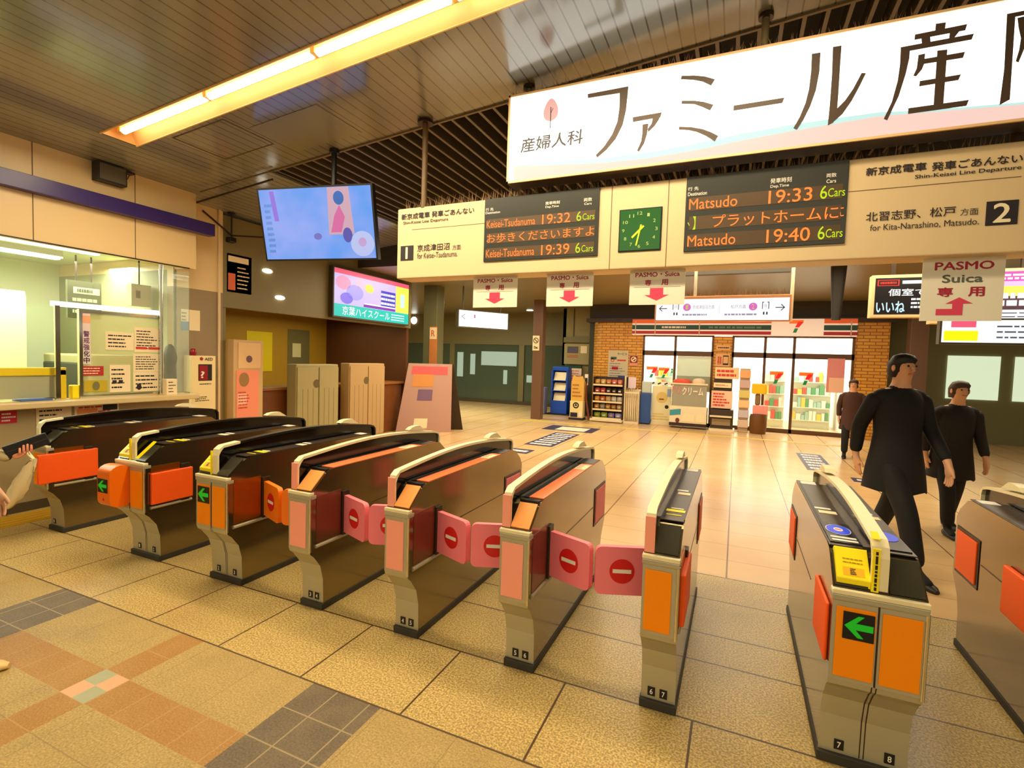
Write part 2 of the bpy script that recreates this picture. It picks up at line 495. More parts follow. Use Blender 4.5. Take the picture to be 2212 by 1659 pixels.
# left beyond the office: shop front under a soffit, far walls
f = MB()
f.box(-6.62, -6.5, 4.8, 9.2, 2.2, 3.45, OLIVE)
struct(f.build('wall_left_2')); f = MB()
f.box(-8.9, -8.8, 4.8, 9.2, 0, 2.6, mat('yellow_shop_wall', (186, 146, 36), .6))
struct(f.build('wall_left_4')); f = MB()
f.box(-8.8, -6.55, 9.12, 9.2, 0, 2.6, mat('brown_shop_wall', (92, 52, 20), .6))
struct(f.build('wall_back_4')); f = MB()
f.box(-8.9, -6.52, 4.8, 4.86, 0, 2.4, OLIVE)
struct(f.build('wall_front')); f = MB()
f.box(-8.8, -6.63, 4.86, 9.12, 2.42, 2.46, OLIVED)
struct(f.build('ceiling_4'))
f = MB()
f.box(-14, -4.9, 16.4, 16.5, 2.1, 3.2, OLIVE); f.box(-14, -4.9, 16.4, 16.5, 0, .12, SKIRT)
for x0, x1 in ((-14, -12.6), (-9.8, -9.6), (-7.0, -6.8), (-5.1, -4.9)): f.box(x0, x1, 16.38, 16.5, .12, 2.1, OLIVE)
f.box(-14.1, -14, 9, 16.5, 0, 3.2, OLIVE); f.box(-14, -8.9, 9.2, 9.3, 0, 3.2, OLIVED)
f.box(-4.95, -3.7, 15.0, 15.1, 0, 3.2, mat('olive_panel_wall', (150, 136, 88), .5))
f.box(-4.95, -4.85, 15.0, 16.5, 0, 3.2, OLIVE)
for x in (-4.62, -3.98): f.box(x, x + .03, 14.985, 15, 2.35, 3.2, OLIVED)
f.box(-4.9, -3.75, 14.93, 15, 2.16, 2.32, mat('olive_lintel', (120, 112, 70), .5))
struct(f.build('wall_back'))
t = MB(); t.box(-12.6, -4.9, 16.44, 16.46, .12, 2.1, DGLASS); pw = mat('window_streak_glow', (206, 226, 196), .4, emit=.55)
for x0, x1, z0, z1 in ((-9.5, -9.25, .9, 1.8), (-8.95, -8.75, 1.0, 1.75), (-8.5, -7.1, 1.35, 1.85), (-6.7, -6.45, .8, 1.05), (-7.6, -7.45, .7, 1.2)): t.box(x0, x1, 16.43, 16.44, z0, z1, pw)  # glowing strips stand in for bright streaks and reflections in the dark glass
struct(t.build('window_2'))
f = MB()
f.box(3.3, 9, 15.0, 15.1, 0, 3.2, mat('sage_wall', (136, 136, 98), .5)); f.box(9, 9.1, 3, 15, 0, 5.1, mat('sage_wall'))
f.box(3.3, 9, 13.94, 14.0, 2.8, 3.2, SOFFIT)
struct(f.build('wall_right'))
t = MB()
for x in (4.5, 5.7): t.box(x, x + .95, 14.97, 14.99, 1.0, 2.0, mat('lit_pale_window', (226, 240, 200), .3, emit=.9))
struct(t.build('window_3'))
def pillar(name, x0, x1, y0, y1, h, m, label, band=None):
    p = MB(); p.box(x0, x1, y0, y1, 0, h, m)
    if band: p.box(x0 - .003, x1 + .003, y0 - .003, y1 + .003, band[0], band[1], band[2])
    return p.build(name, bevel=.01)
pl = pillar('steel_column', -6.58, -6.22, 9.8, 10.1, 3.2, mat('sage_column', (112, 112, 76), .4), '')
tag(pl, 'sage steel column with an orange notice band between the left shop and the concourse', 'column')
b_ = MB(); b_.box(-6.40, -6.2, 9.79, 9.8, 1.0, 2.28, mat('orange_column_band', (216, 134, 72), .5)); b_.box(-6.39, -6.21, 9.783, 9.79, 2.0, 2.26, PAPER); b_.txt('R', (-6.35, 9.78, 2.06), (.1, 0, 0), (0, 0, .14), mat('orange_ink', (226, 110, 40), .5), .02); b_.build('notice_band', pl)
pl = pillar('steel_column', -5.05, -4.78, 12.75, 13.0, 3.2, mat('mauve_column', (116, 86, 66), .4), '')
tag(pl, 'mauve brown column with a no smoking sticker left of the blue racks', 'column')
b_ = MB(); b_.box(-5.05, -4.86, 12.735, 12.75, 1.85, 2.25, PAPER); b_.disc((-4.955, 12.73, 2.12), (.075, 0, 0), (0, 0, .075), INK, 24, .78); b_.obox((-4.955, 12.729, 2.12), (.05, 0, -.05), (0, .001, 0), (.006, 0, .006), INK)
for k in range(3): b_.obox((-4.955, 12.73, 1.94), (.05, 0, -.03), (0, .001, 0), (.004, 0, .006), INK) if k == 0 else b_.obox((-4.955, 12.73, 1.94 + .03 * (k - 2)), (.06, 0, 0), (0, .001, 0), (0, 0, .005), INK)
b_.build('no_smoking_sticker', pl)
pl = pillar('steel_column', 3.42, 3.75, 13.6, 13.9, 3.2, mat('mauve_column'), '')
tag(pl, 'mauve brown column right of the brick shop front', 'column')
pl = pillar('drain_pipe', -4.0, -3.82, 14.6, 14.8, 3.2, mat('dark_green_pipe', (58, 58, 40), .4), '')
tag(pl, 'dark green pipe casing beside the left brick corner of the shop', 'pipe')
# ================================================================ TICKET GATES
FY, BY = 2.27, 3.86                 # front and back of the upper body
ZT = .884                           # top of the body
def side_profile(x, f0=FY):
    fr = [(f0, .41), (f0, .735), (f0 + .01, .764), (f0 + .125, .862), (f0 + .155, .878), (f0 + .20, ZT)]
    re = [(BY - .20, ZT), (BY - .14, .874), (BY - .04, .80), (BY, .745), (BY, .40), (BY - .03, .362), (BY - .085, .29), (BY - .11, .2), (BY - .115, 0.005)]
    lo = [(f0 + .118, .005), (f0 + .112, .2), (f0 + .088, .29), (f0 + .035, .362), (f0 + .008, .385)]
    return [(x, y, z) for y, z in fr + re + lo]
def arch(x, w=0):
    pts = [(2.292, .75), (2.292, .90), (2.305, .94), (2.34, .963)]
    for k in range(1, 13):
        t_ = k / 12.0; y = 2.34 + t_ * (3.84 - 2.34)
        pts.append((y, .963 + .045 * math.sin(math.pi * min(1, t_ * 1.0) * .98) - .02 * t_ * t_))
    pts += [(3.90, .93), (3.925, .90), (3.93, .77)]
    return [Vector((x, y, z)) for y, z in pts]

def no_entry(mb, c, u, v, n):
    c, u, v, n = map(Vector, (c, u, v, n))
    mb.disc(c + n * .002, u * .062, v * .062, REDS, 30)
    mb.obox(c + n * .003, u * .046, v * .0095, n * .0008, WHITE)

def flap(parent, hinge, free, z0, z1, m, sign=True):
    """a padded flap door between two floor points"""
    a = Vector((hinge[0], hinge[1], 0)); b = Vector((free[0], free[1], 0))
    u = (b - a).normalized(); n = Vector((u.y, -u.x, 0)); L = (b - a).length
    if n.y > 0: n = -n
    r = .03; pts = []
    for cx, cz, a0 in ((L - r, z1 - r, 0), (r * .5, z1 - r * .5, 90), (r * .5, z0 + r * .5, 180), (L - r, z0 + r, 270)):
        rr = r if cx > L / 2 else r * .5
        for k in range(5):
            an = math.radians(a0 + k * 22.5)
            pts.append(a + u * (cx + rr * math.cos(an)) + Vector((0, 0, cz + rr * math.sin(an))))
    mb = MB(); mb.prism([p - n * .016 for p in pts], n * .032, m)
    o = mb.build('flap_door', parent, bevel=.008, seg=3)
    if sign:
        s_ = MB(); no_entry(s_, a + u * (L * .52) + Vector((0, 0, (z0 + z1) / 2)) + n * .016, u, (0, 0, 1), n); s_.build('no_entry_sign', o)
    return o

def plate(parent, x, y, z, t, w=.034, h=.042):
    mb = MB(); mb.box(x - w / 2, x + w / 2, y - .004, y, z, z + h, BLACK)
    mb.txt(t, (x - w * .2, y - .0052, z + h * .2), (w * .4, 0, 0), (0, 0, h * .6), WHITE, .02)
    return mb.build('number_plate', parent)

def arrow_sign(parent, x0, x1, y, z0, z1):
    mb = MB(); mb.box(x0, x1, y - .004, y, z0, z1, BLACK)
    cx, cz = (x0 + x1) / 2, (z0 + z1) / 2; w, h = (x1 - x0), (z1 - z0)
    P_ = [(-.46, 0), (-.02, .40), (.17, .40), (-.09, .12), (.46, .12), (.46, -.12), (-.09, -.12), (.17, -.40), (-.02, -.40)]
    mb.poly([(cx + a * w, y - .0055, cz + b * h) for a, b in P_], GREENL)
    return mb.build('arrow_display', parent)

def lines(mb, O, U, V, n, m, frac=.45, ragged=True, seed=0):
    """n lines of unreadable small print inside the parallelogram O, O+U, O+V"""
    rnd = random.Random(seed); O, U, V = Vector(O), Vector(U), Vector(V)
    for i in range(n):
        w = rnd.uniform(.55, 1.0) if ragged else 1
        a = O + V * ((n - 1 - i + .5 - frac / 2) / n); h = V * (frac / n)
        x = 0.0
        while x < w - .01:
            l = min(w - x, rnd.uniform(.05, .22))
            mb.poly([a + U * x, a + U * (x + l), a + U * (x + l) + h, a + U * x + h], m); x += l + .025

def slope_quad(x0, x1, y0, y1, dz=.004, t=.006):
    """points of a patch lying on the front slope (y0..y1 within it)"""
    def z(y):
        return .764 + (y - FY - .01) * .852 + dz
    return [(x0, y0, z(y0)), (x1, y0, z(y0)), (x1, y1, z(y1)), (x0, y1, z(y1))]

def gate(label, x0, x1, nums, double=False, pink=False, fpanel=ORANGE, dark=False):
    cx = (x0 + x1) / 2
    g_ = thing('ticket_gate', label, 'ticket gate', (cx, (FY + BY) / 2, 0), 'ticket gates in a row')
    b = MB(); b.prism(side_profile(x0), (x1 - x0, 0, 0), STEEL)
    for f_ in range(len(b.f)):
        vs = [b.v[i] for i in b.f[f_]]
        if len(vs) == 4 and max(v.y for v in vs) < FY + .12: b.mi[f_] = b.mid(STEELF)
    b.box(x1, x1 + .0015, 2.84, 3.50, .572, .578, BROWNM)
    b.box(x0 - .0015, x0, 2.84, 3.50, .572, .578, BROWNM)
    if double:
        for dx in (-.007, .007):
            for (ya, za), (yb, zb) in zip(((FY, .41), (FY + .008, .385), (FY + .035, .362), (FY + .088, .29), (FY + .112, .2)), ((FY + .008, .385), (FY + .035, .362), (FY + .088, .29), (FY + .112, .2), (FY + .118, .045))):
                b.poly([(cx + dx - .002, ya - .0012, za - .001), (cx + dx + .002, ya - .0012, za - .001), (cx + dx + .002, yb - .0012, zb - .001), (cx + dx - .002, yb - .0012, zb - .001)], BROWNM)
    if double: b.box(cx - .003, cx + .003, FY - .002, FY + .001, .41, .735, BROWNM)
    b.build('body', g_, bevel=.008, seg=3)
    p = MB(); p.box(x0 - .006, x1 + .006, FY + .10, BY - .10, 0, .042, RUBBER); p.build('plinth', g_, bevel=.004)
    c_ = MB()
    c_.box(x0 - .003, x1 + .003, FY - .006, FY + .05, .722, .746, STEELF); c_.box(x0 - .004, x1 + .004, FY - .008, FY + .03, .746, .766, BONE)
    c_.build('front_collar', g_, bevel=.004)
    # guard rail, in the middle of a wide gate or along the left edge of a narrow one
    gx0, gx1 = (cx - .028, cx + .028) if double else (x0 + .002, x0 + .044)
    A = arch(gx0); n = len(A)
    inner = [Vector((gx0, p_.y + (.014 if i < 3 else (-.014 if i > n - 3 else 0)), p_.z - (.016 if 2 <= i <= n - 2 else 0))) for i, p_ in enumerate(A)]
    r = MB(); w = Vector((gx1 - gx0, 0, 0))
    for i in range(n - 1):
        qd = [A[i], A[i + 1], inner[i + 1], inner[i]]
        r.add([v for v in qd] + [v + w for v in qd], [(0, 1, 2, 3), (7, 6, 5, 4), (0, 4, 5, 1), (3, 2, 6, 7)], BONE if (not dark or i < 4) else mat('black_rail', (20, 16, 14), .3))
    rb = [(gx0, 3.45, 1.0), (gx0, 3.49, 1.018), (gx0, 3.54, 1.024), (gx0, 3.60, 1.022), (gx0, 3.68, .975)]
    r.prism(rb, w, BONE)
    r.build('guard_rail', g_)
    gp = MB(); mid = Vector(((gx1 - gx0) * .5 - .008, 0, 0))
    gp.prism([p_ + mid for p_ in inner[:]], (.016, 0, 0), SMOKE); gp.build('guard_panel', g_)
    if pink or fpanel is None:
        po = MB(); po.box(gx0 - .001, gx1 + .001, 2.286, 2.296, .764, .93, PINKP); po.build('guard_front_strip', g_)
    # units to the left and right of the rail
    units = [(x0, cx - .028), (cx + .028, x1)] if double else [(gx1, x1)]
    for k, (a, e) in enumerate(units):
        s_ = MB()
        sp = slope_quad(a + .006, e - .008, FY + .016, FY + .128)
        s_.prism(sp, (0, -.004, .006), AMBER if pink else DARKGL); s_.build('slope_panel', g_, bevel=.002)
        if pink:
            s_ = MB(); s_.box(a, e - .004, FY + .132, FY + .162, .866, .888, BLACK)
            s_.build('ticket_slot', g_, bevel=.003)
            s_ = MB(); s_.box(a + .03, e - .001, FY + .19, BY - .21, ZT, ZT + .005, PINKT)
            s_.box(a + .035, e - .006, 3.25, 3.40, ZT + .005, ZT + .0065, PAPER); lines(s_, (a + .04, 3.27, ZT + .0068), (e - a - .06, 0, 0), (0, .11, 0), 3, REDINK, seed=3)
            s_.build('top_panel', g_)
            s_ = MB(); s_.box(a + .002, a + .03, FY + .18, BY - .2, ZT, ZT + .004, BLACK); s_.box(a + .002, e - .002, 3.45, 3.64, ZT + .004, ZT + .008, BLACK); s_.build('card_slot', g_)
        else:
            s_ = MB(); s_.box(a + .002, e - .004, FY + .15, BY - .16, ZT, ZT + .005, mat('bronze_top', (62, 48, 36), .3))
            s_.box(a + .012, e - .01, 2.56, 2.60, ZT + .005, ZT + .007, YEL); s_.box(a + .02, e - .02, 2.50, 2.51, ZT + .005, ZT + .007, YEL)
            s_.box(a + .03, e - .02, 2.615, 2.63, ZT + .005, ZT + .007, PAPER)
            s_.box(a + .03, e - .015, 2.92, 2.97, ZT + .005, ZT + .007, PAPER); s_.box(a + .02, e - .03, 3.0, 3.03, ZT + .005, ZT + .007, WHITE)
            s_.box(a + .02, e - .02, 3.60, 3.68, ZT + .005, ZT + .007, WHITE)
            s_.box(a + .008, a + .02, FY + .2, 3.6, ZT + .005, ZT + .0065, BLACK)
            s_.build('top_panel', g_)
    # coloured front panels
    fp = [(x0 + .014, cx - .008), (cx + .012, x1 - .014)] if double else [(x0 + .012, x1 - .028)]
    for a, e in fp:
        s_ = MB(); s_.box(a, e, FY - .004, FY + .001, .425, .70, PINKP if pink else ORANGE); s_.build('front_panel', g_, bevel=.002)
    # side recess with its hinge post and lip (passage side, right)
    s_ = MB()
    s_.box(x1, x1 + .003, FY + .05, 2.53, .445, .735, TINTP if pink else TINTO); s_.build('side_recess', g_)
    s_ = MB(); s_.box(x1, x1 + .014, 2.535, 2.60, .43, .72, BROWNM)
    for z in (.50, .55, .6): s_.box(x1 + .014, x1 + .022, 2.545, 2.59, z, z + .02, BLACK)
    s_.build('hinge_post', g_, bevel=.003)
    s_ = MB(); s_.tube([(x1 + .001, FY + .045, .425), (x1 + .004, 2.62, .425)], .012, STEELF, 8); s_.build('recess_lip', g_)
    s_ = MB(); s_.tube([(x1 - .002, FY + .003, .40), (x1 - .002, FY + .003, .73)], .008, CHROME, 8); s_.build('corner_trim', g_)
    # folded rear flap in its dark frame
    for xx, sg in ((x1, 1), (x0, -1)):
        s_ = MB(); s_.box(min(xx, xx + sg * .004), max(xx, xx + sg * .004), 3.52, 3.83, .425, .70, BROWNM)
        s_.box(min(xx, xx + sg * .010), max(xx, xx + sg * .010), 3.545, 3.81, .445, .68, PINKF if pink else REDOR); s_.build('rear_flap', g_, bevel=.003)
    for x, t_ in nums: plate(g_, x, FY + .1165, .058 if len(nums) > 1 else .058, t_)
    return g_

def folded(g_, x, sg, y0=2.31, y1=2.62, z0=.45, z1=.685, th=.027):
    s_ = MB(); pr = [(x, y0, z0), (x, y1, z0), (x, y1, z1), (x, y0, z1)]
    s_.box(min(x, x + sg * th), max(x, x + sg * th), y0, y1, z0, z1, REDOR)
    return s_.build('flap_door', g_, bevel=.008, seg=3)

# widest passage first
g12 = gate('leftmost dark ticket gate by the office wall, one folded red orange flap on its side', -5.42, -5.21, [(-5.36, '1')], dark=True)
folded(g12, -5.21, 1, 2.20, 2.63, .455, .70)
g23 = gate('wide ticket gate with a rounded orange arrow pod sticking out at its front', -4.247, -3.91, [(-4.16, '1'), (-3.985, '2')], True, dark=True)
folded(g23, -3.91, 1)
g34 = gate('wide orange ticket gate with a green arrow, next to the first pink gate', -3.332, -3.03, [(-3.26, '2'), (-3.10, '3')], True, dark=True)
g45 = gate('narrow pink ticket gate numbered 3 and 4 at its foot', -2.474, -2.303, [(-2.405, '3'), (-2.352, '4')], False, True)
g56 = gate('narrow pink ticket gate numbered 4 and 5 at its foot', -1.747, -1.592, [(-1.695, '4'), (-1.640, '5')], False, True)
g67 = gate('narrow pink ticket gate numbered 5 and 6 at its foot', -1.04, -.884, [(-.985, '5'), (-.930, '6')], False, True)
g78 = gate('narrow ticket gate with one tall orange front panel, numbered 6 and 7', -.339, -.185, [(-.292, '6'), (-.238, '7')], False, False, None)
g8 = gate('wide ticket gate on the right with green arrow and two orange front panels', .383, .683, [(.455, '7'), (.625, '8')], True)
g9 = gate('ticket gate cut by the right edge of the view, its brown steel side showing', 1.258, 1.56, [(1.33, '8'), (1.49, '9')], True)
folded(g78, -.185, 1); folded(g8, .383, -1, th=.014); folded(g9, 1.258, -1, 2.9, 3.2)
# closed pairs of flaps
def pair(ga, xa, gb, xb, m):
    mx = (xa + xb) / 2
    flap(ga, (xa + .008, 2.565), (mx - .010, 2.465), .45, .692, m)
    flap(gb, (xb - .008, 2.565), (mx + .010, 2.465), .45, .692, m)
pair(g34, -3.03, g45, -2.474, mat('orange_padding', (255, 126, 6), .5)); pair(g45, -2.303, g56, -1.747, PINKF); pair(g56, -1.592, g67, -1.04, PINKF); pair(g67, -.884, g78, -.339, PINKF)

# arrows
arrow_sign(g34, -3.308, -3.195, FY - .004, .575, .685)
arrow_sign(g8, .420, .521, FY - .004, .58, .685)
# rounded pod of the second gate
s_ = MB(); pts = []
for a0, cz in ((0, .69), (180, .49)):
    for k in range(9):
        an = math.radians(a0 + k * 22.5); pts.append((-4.225, 2.21 + .075 * math.cos(an), cz + .055 * math.sin(an)))
s_.prism(pts, (.15, 0, 0), mat('orange_pod', (250, 118, 10), .35), True)
s_.box(-4.22, -4.08, 2.2, 2.27, .46, .70, mat('orange_pod'))
pod = s_.build('arrow_pod', g23, bevel=.012, seg=3)
arrow_sign(g23, -4.215, -4.10, 2.136, .55, .65)
s_ = MB(); s_.disc((-4.15, 2.134, .50), (.012, 0, 0), (0, 0, .012), REDS, 12); s_.build('sensor_window', pod)
# yellow ticket mouths on the left units of the wide gates
def mouth(g_, x0, x1):
    s_ = MB()
    def z(y): return .768 + (y - FY - .01) * .852
    y0, y1 = FY + .018, FY + .135
    s_.prism([(x0, y0, z(y0)), (x0, y0, z(y0) + .03), (x0, y1 - .02, z(y1) + .022), (x0, y1, z(y1) + .008), (x0, y1, z(y1))], (x1 - x0, 0, 0), YEL)
    o = s_.build('ticket_mouth', g_, bevel=.006, seg=3)
    s_ = MB(); d = Vector((0, y1 - .02 - y0, z(y1) - .008 - z(y0))).normalized(); up = Vector((0, -d.z, d.y))
    O = Vector((x0, y0, z(y0) + .03)) + up * .0008
    W_ = Vector((x1 - x0, 0, 0))
    s_.poly([O + W_ * .2 + d * .012, O + W_ * .85 + d * .012, O + W_ * .85 + d * .048, O + W_ * .2 + d * .048], mat('ochre_label', (244, 186, 20), .5))
    lines(s_, O + W_ * .42 + d * .016 + up * .001, W_ * .22, d * .028, 4, INK, .6, seed=9)
    lines(s_, O + W_ * .22 + d * .060 + up * .001, W_ * .6, d * .03, 2, mat('ochre_ink', (176, 126, 10), .6), .3, False, seed=5)
    s_.build('instruction_label', o)
mouth(g8, .395, .505); mouth(g34, -3.325, -3.215); mouth(g23, -4.24, -4.12)
# reader of the right gate
s_ = MB(); s_.box(.392, .505, 2.45, 2.74, ZT + .003, ZT + .010, mat('reader_black', (10, 8, 16), .25))
s_.disc((.447, 2.63, ZT + .0115), (.048, 0, 0), (0, .075, 0), WHITE, 36); s_.disc((.447, 2.63, ZT + .0122), (.045, 0, 0), (0, .071, 0), mat('reader_blue', (24, 64, 226), .4, emit=.25), 36)
s_.disc((.447, 2.63, ZT + .0130), (.018, 0, 0), (0, .028, 0), WHITE, 24); s_.box(.435, .459, 2.622, 2.638, ZT + .0135, ZT + .0138, mat('reader_pink', (232, 110, 130), .5))
for y in (2.505, 2.465): s_.box(.402, .495, y, y + .022, ZT + .0105, ZT + .012, WHITE)
s_.build('card_reader', g8)
s_ = MB(); s_.box(.57, .67, 2.45, 2.74, ZT + .003, ZT + .010, mat('reader_black')); s_.disc((.62, 2.63, ZT + .0115), (.045, 0, 0), (0, .071, 0), mat('reader_blue'), 36); s_.build('card_reader', g8)
s_ = MB(); s_.box(.506, .530, 2.286, 2.2925, .764, .935, YEL); lines(s_, (.526, 2.2855, .775), (0, 0, .15), (-.014, 0, 0), 1, INK, .6, False, 4)
s_.prism([(.505, 2.31, .965), (.505, 2.35, .982), (.531, 2.35, .982), (.531, 2.31, .965)], (0, 0, .002), YEL); s_.build('warning_strip', g8)
s_ = MB(); s_.prism(slope_quad(-4.045, -4.005, FY + .02, FY + .15, .012), (0, -.002, .003), YEL); lines(s_, (-4.03, FY + .035, .797), (0, .1, .08), (.012, 0, 0), 1, INK, .5, False, 6); s_.build('warning_strip', g23)
s_ = MB(); s_.box(-3.2105, -3.199, 2.284, 2.2925, .764, .93, YEL); s_.build('warning_strip', g34)
s_ = MB(); s_.box(-4.108, -4.09, 2.284, 2.2925, .764, .93, YEL); s_.build('warning_strip', g23)
# ================================================================ LIGHT STRIP
TUBE = mat('fluorescent_tube', (255, 236, 190), .4, emit=7.0, ec=(255, 232, 186))
REFL = mat('amber_reflector', (255, 206, 140), .35)
g_ = thing('ceiling_light', 'long glowing amber strip light recessed in the slatted ceiling', 'ceiling light', (-2.44, 2.98, ceil(-2.44)))
s_ = MB()
def cp(x, y, dz): return (x, y, ceil(x) + dz)
for (ya, za), (yb, zb) in (((LY0, -.004), (LY0 + .045, .10)), ((LY0 + .045, .10), (LY1 - .045, .10)), ((LY1 - .045, .10), (LY1, -.004))):
    s_.poly([cp(LX0, ya, za), cp(LX1, ya, za), cp(LX1, yb, zb), cp(LX0, yb, zb)], REFL)
for X_ in (LX0, LX1): s_.poly([cp(X_, LY0, -.004), cp(X_, LY0 + .045, .1), cp(X_, LY1 - .045, .1), cp(X_, LY1, -.004)], REFL)
s_.build('reflector', g_)
s_ = MB()
for a, b in ((LY0 - .012, LY0), (LY1, LY1 + .012)): s_.prism([cp(LX0 - .01, a, -.012), cp(LX1, a, -.012), cp(LX1, a, .002), cp(LX0 - .01, a, .002)], (0, b - a, 0), REFL)
s_.build('rim', g_)
for k in range(5):
    a = LX0 + .10 + k * 1.2; s_ = MB(); s_.tube([cp(a, 2.965, .045), cp(a + 1.14, 2.965, .045)], .030, TUBE, 10); s_.build('tube', g_)
    s_ = MB(); s_.box(a - .045, a - .005, 2.93, 3.0, ceil(a) + .03, ceil(a) + .10, mat('lamp_holder', (236, 190, 110), .5)); s_.build('lamp_holder', g_)

# ================================================================ BIG LIT SIGN
SY = 3.99
SX0, SX1, SZ0, SZ1 = -1.865, 2.75, 3.095, 3.822
LIT = mat('lit_white_face', (255, 253, 244), .4, emit=2.4)
LITP = mat('lit_pink_face', (255, 216, 204), .4, emit=.88)
LITT = mat('lit_teal_face', (200, 242, 238), .4, emit=.9)
LETT = mat('dark_bronze_letters', (74, 56, 40), .5)
g_ = thing('hanging_sign', 'huge white lit clinic sign with dark lettering under the ceiling', 'sign', ((SX0 + SX1) / 2, SY + .08, SZ0))
s_ = MB(); s_.box(SX0, SX1, SY, SY + .17, SZ0, SZ1, mat('sign_box', (70, 56, 40), .5)); s_.build('box', g_)
s_ = MB(); s_.box(SX0 + .012, SX1 - .012, SY - .004, SY, SZ0 + .012, SZ1 - .012, LIT); s_.build('lit_face', g_)
s_ = MB(); fr = mat('pale_gold_frame', (250, 206, 150), .4)
s_.box(SX0, SX1, SY - .014, SY, SZ1 - .016, SZ1, fr); s_.box(SX0, SX1, SY - .014, SY, SZ0, SZ0 + .016, fr); s_.box(SX0, SX0 + .016, SY - .014, SY, SZ0, SZ1, fr); s_.build('frame', g_)
def sp(x, y, d=.006):
    p_ = atY(x, y, SY - d); return (p_.x, p_.y, p_.z)
s_ = MB()
top = [(1110, 359), (1180, 357), (1300, 352), (1400, 342), (1500, 325), (1600, 304), (1700, 285), (1800, 268), (1900, 251), (2000, 243), (2205, 226)]
T = [sp(x, y) for x, y in top] + [(SX1 - .014, SY - .006, 3.30)]
for i in range(len(T) - 1):
    a, b = T[i], T[i + 1]
    s_.poly([(a[0], a[1], SZ0 + .014), (b[0], b[1], SZ0 + .014), b, a], LITP)
    wa = .02 + .05 * math.sin(math.pi * min(1, i / 9)) ; wb = .02 + .05 * math.sin(math.pi * min(1, (i + 1) / 9))
    s_.poly([(a[0], a[1] + .0008, a[2]), (b[0], b[1] + .0008, b[2]), (b[0], b[1] + .0008, b[2] + wb * .7), (a[0], a[1] + .0008, a[2] + wa * .7)], LITT)
s_.build('wave_band', g_)
S3, S4, S5 = (900, 0), (1400, 0), (1659, 0)
ST = [(S3, [(1478, 812), (1830, 745), (1825, 800), (1822, 850), (1755, 805), (1480, 848)]),
      (S3, [(1755, 800), (1828, 770), (1810, 950), (1780, 1080), (1720, 1200), (1640, 1295), (1560, 1362), (1548, 1340), (1620, 1265), (1690, 1160), (1735, 1050), (1752, 930)]),
      (S3, [(1868, 1013), (2118, 970), (2105, 1015), (2040, 1024), (1868, 1055)]),
      (S3, [(2045, 1000), (2112, 985), (2092, 1035), (2055, 1090), (2000, 1142), (1996, 1115), (2030, 1068)]),
      (S3, [(1952, 1075), (2003, 1068), (1990, 1160), (1965, 1240), (1920, 1312), (1905, 1300), (1940, 1220), (1950, 1150)]),
      (S4, [(290, 655), (400, 652), (490, 660), (578, 685), (545, 740), (470, 705), (390, 690), (282, 685)]),
      (S4, [(292, 870), (400, 870), (480, 880), (565, 905), (535, 955), (470, 925), (400, 900), (288, 897)]),
      (S4, [(268, 1095), (370, 1098), (470, 1115), (550, 1145), (607, 1175), (575, 1222), (500, 1175), (420, 1140), (350, 1125), (265, 1120)]),
      (S4, [(740, 912), (1178, 843), (1160, 890), (736, 957)]),
      (S4, [(1415, 465), (1490, 453), (1480, 620), (1450, 780), (1400, 920), (1340, 1040), (1285, 1122), (1255, 1108), (1310, 1010), (1360, 890), (1390, 770), (1408, 620)]),
      (S4, [(1597, 405), (1672, 393), (1660, 560), (1645, 800), (1635, 935), (1600, 1060), (1552, 1085), (1570, 900), (1588, 650)]),
      (S4, [(1630, 940), (1700, 870), (1770, 770), (1845, 630), (1883, 632), (1830, 740), (1760, 870), (1680, 985), (1600, 1055), (1560, 1082)]),
      (S5, [(1450, 205), (1538, 192), (1530, 248), (1445, 265)]), (S5, [(1270, 298), (1722, 207), (1705, 262), (1265, 345)]),
      (S5, [(1325, 330), (1402, 315), (1405, 368), (1330, 382)]), (S5, [(1570, 285), (1655, 268), (1610, 325), (1565, 333)]),
      (S5, [(1147, 408), (1780, 290), (1760, 342), (1225, 440)]),
      (S5, [(1147, 408), (1228, 393), (1222, 500), (1190, 640), (1130, 830), (1030, 1040), (1000, 1028), (1070, 880), (1120, 700), (1140, 560)]),
      (S5, [(1300, 475), (1358, 462), (1350, 550), (1330, 600), (1280, 660), (1255, 655), (1285, 590)]),
      (S5, [(1330, 512), (1703, 447), (1685, 500), (1335, 555)]), (S5, [(1463, 437), (1550, 427), (1515, 905), (1430, 918)]),
      (S5, [(1312, 700), (1668, 642), (1645, 692), (1305, 747)]), (S5, [(1212, 935), (1737, 862), (1715, 915), (1210, 985)]),
      (S5, [(2065, 120), (2140, 106), (2090, 860), (2000, 908), (2040, 600)]), (S5, [(2065, 120), (2250, 84), (2240, 125), (2065, 160)]),
      (S5, [(2155, 155), (2215, 140), (2225, 300), (2215, 420), (2165, 540), (2140, 530), (2170, 430), (2185, 330), (2165, 240)])]
s_ = MB()
for k_, ((ox, oy), pl_) in enumerate(ST): s_.poly([sp(ox + x * .25, oy + y * .25, .009 + k_ * .0001) for x, y in pl_], LETT)
x_ = 1.86                                        # the last character runs on to the right
for a, b, c, d in ((1.95, 2.5, 3.70, 3.73), (2.20, 2.25, 3.73, 3.79), (1.95, 1.99, 3.62, 3.70), (2.46, 2.5, 3.62, 3.70), (2.05, 2.40, 3.58, 3.61), (1.98, 2.47, 3.48, 3.51), (2.12, 2.17, 3.22, 3.48), (2.28, 2.33, 3.22, 3.48), (2.33, 2.52, 3.22, 3.25)):
    s_.box(a, b, SY - .009, SY - .006, c, d, LETT)
s_.build('lettering', g_)
s_ = MB(); O = Vector(sp(1124, 331)); U = Vector(sp(1258, 310)) - O; V = Vector(sp(1127, 300)) - O
s_.txt('産婦人科', O, U, V, mat('grey_letters', (50, 46, 42), .5), 0.018)
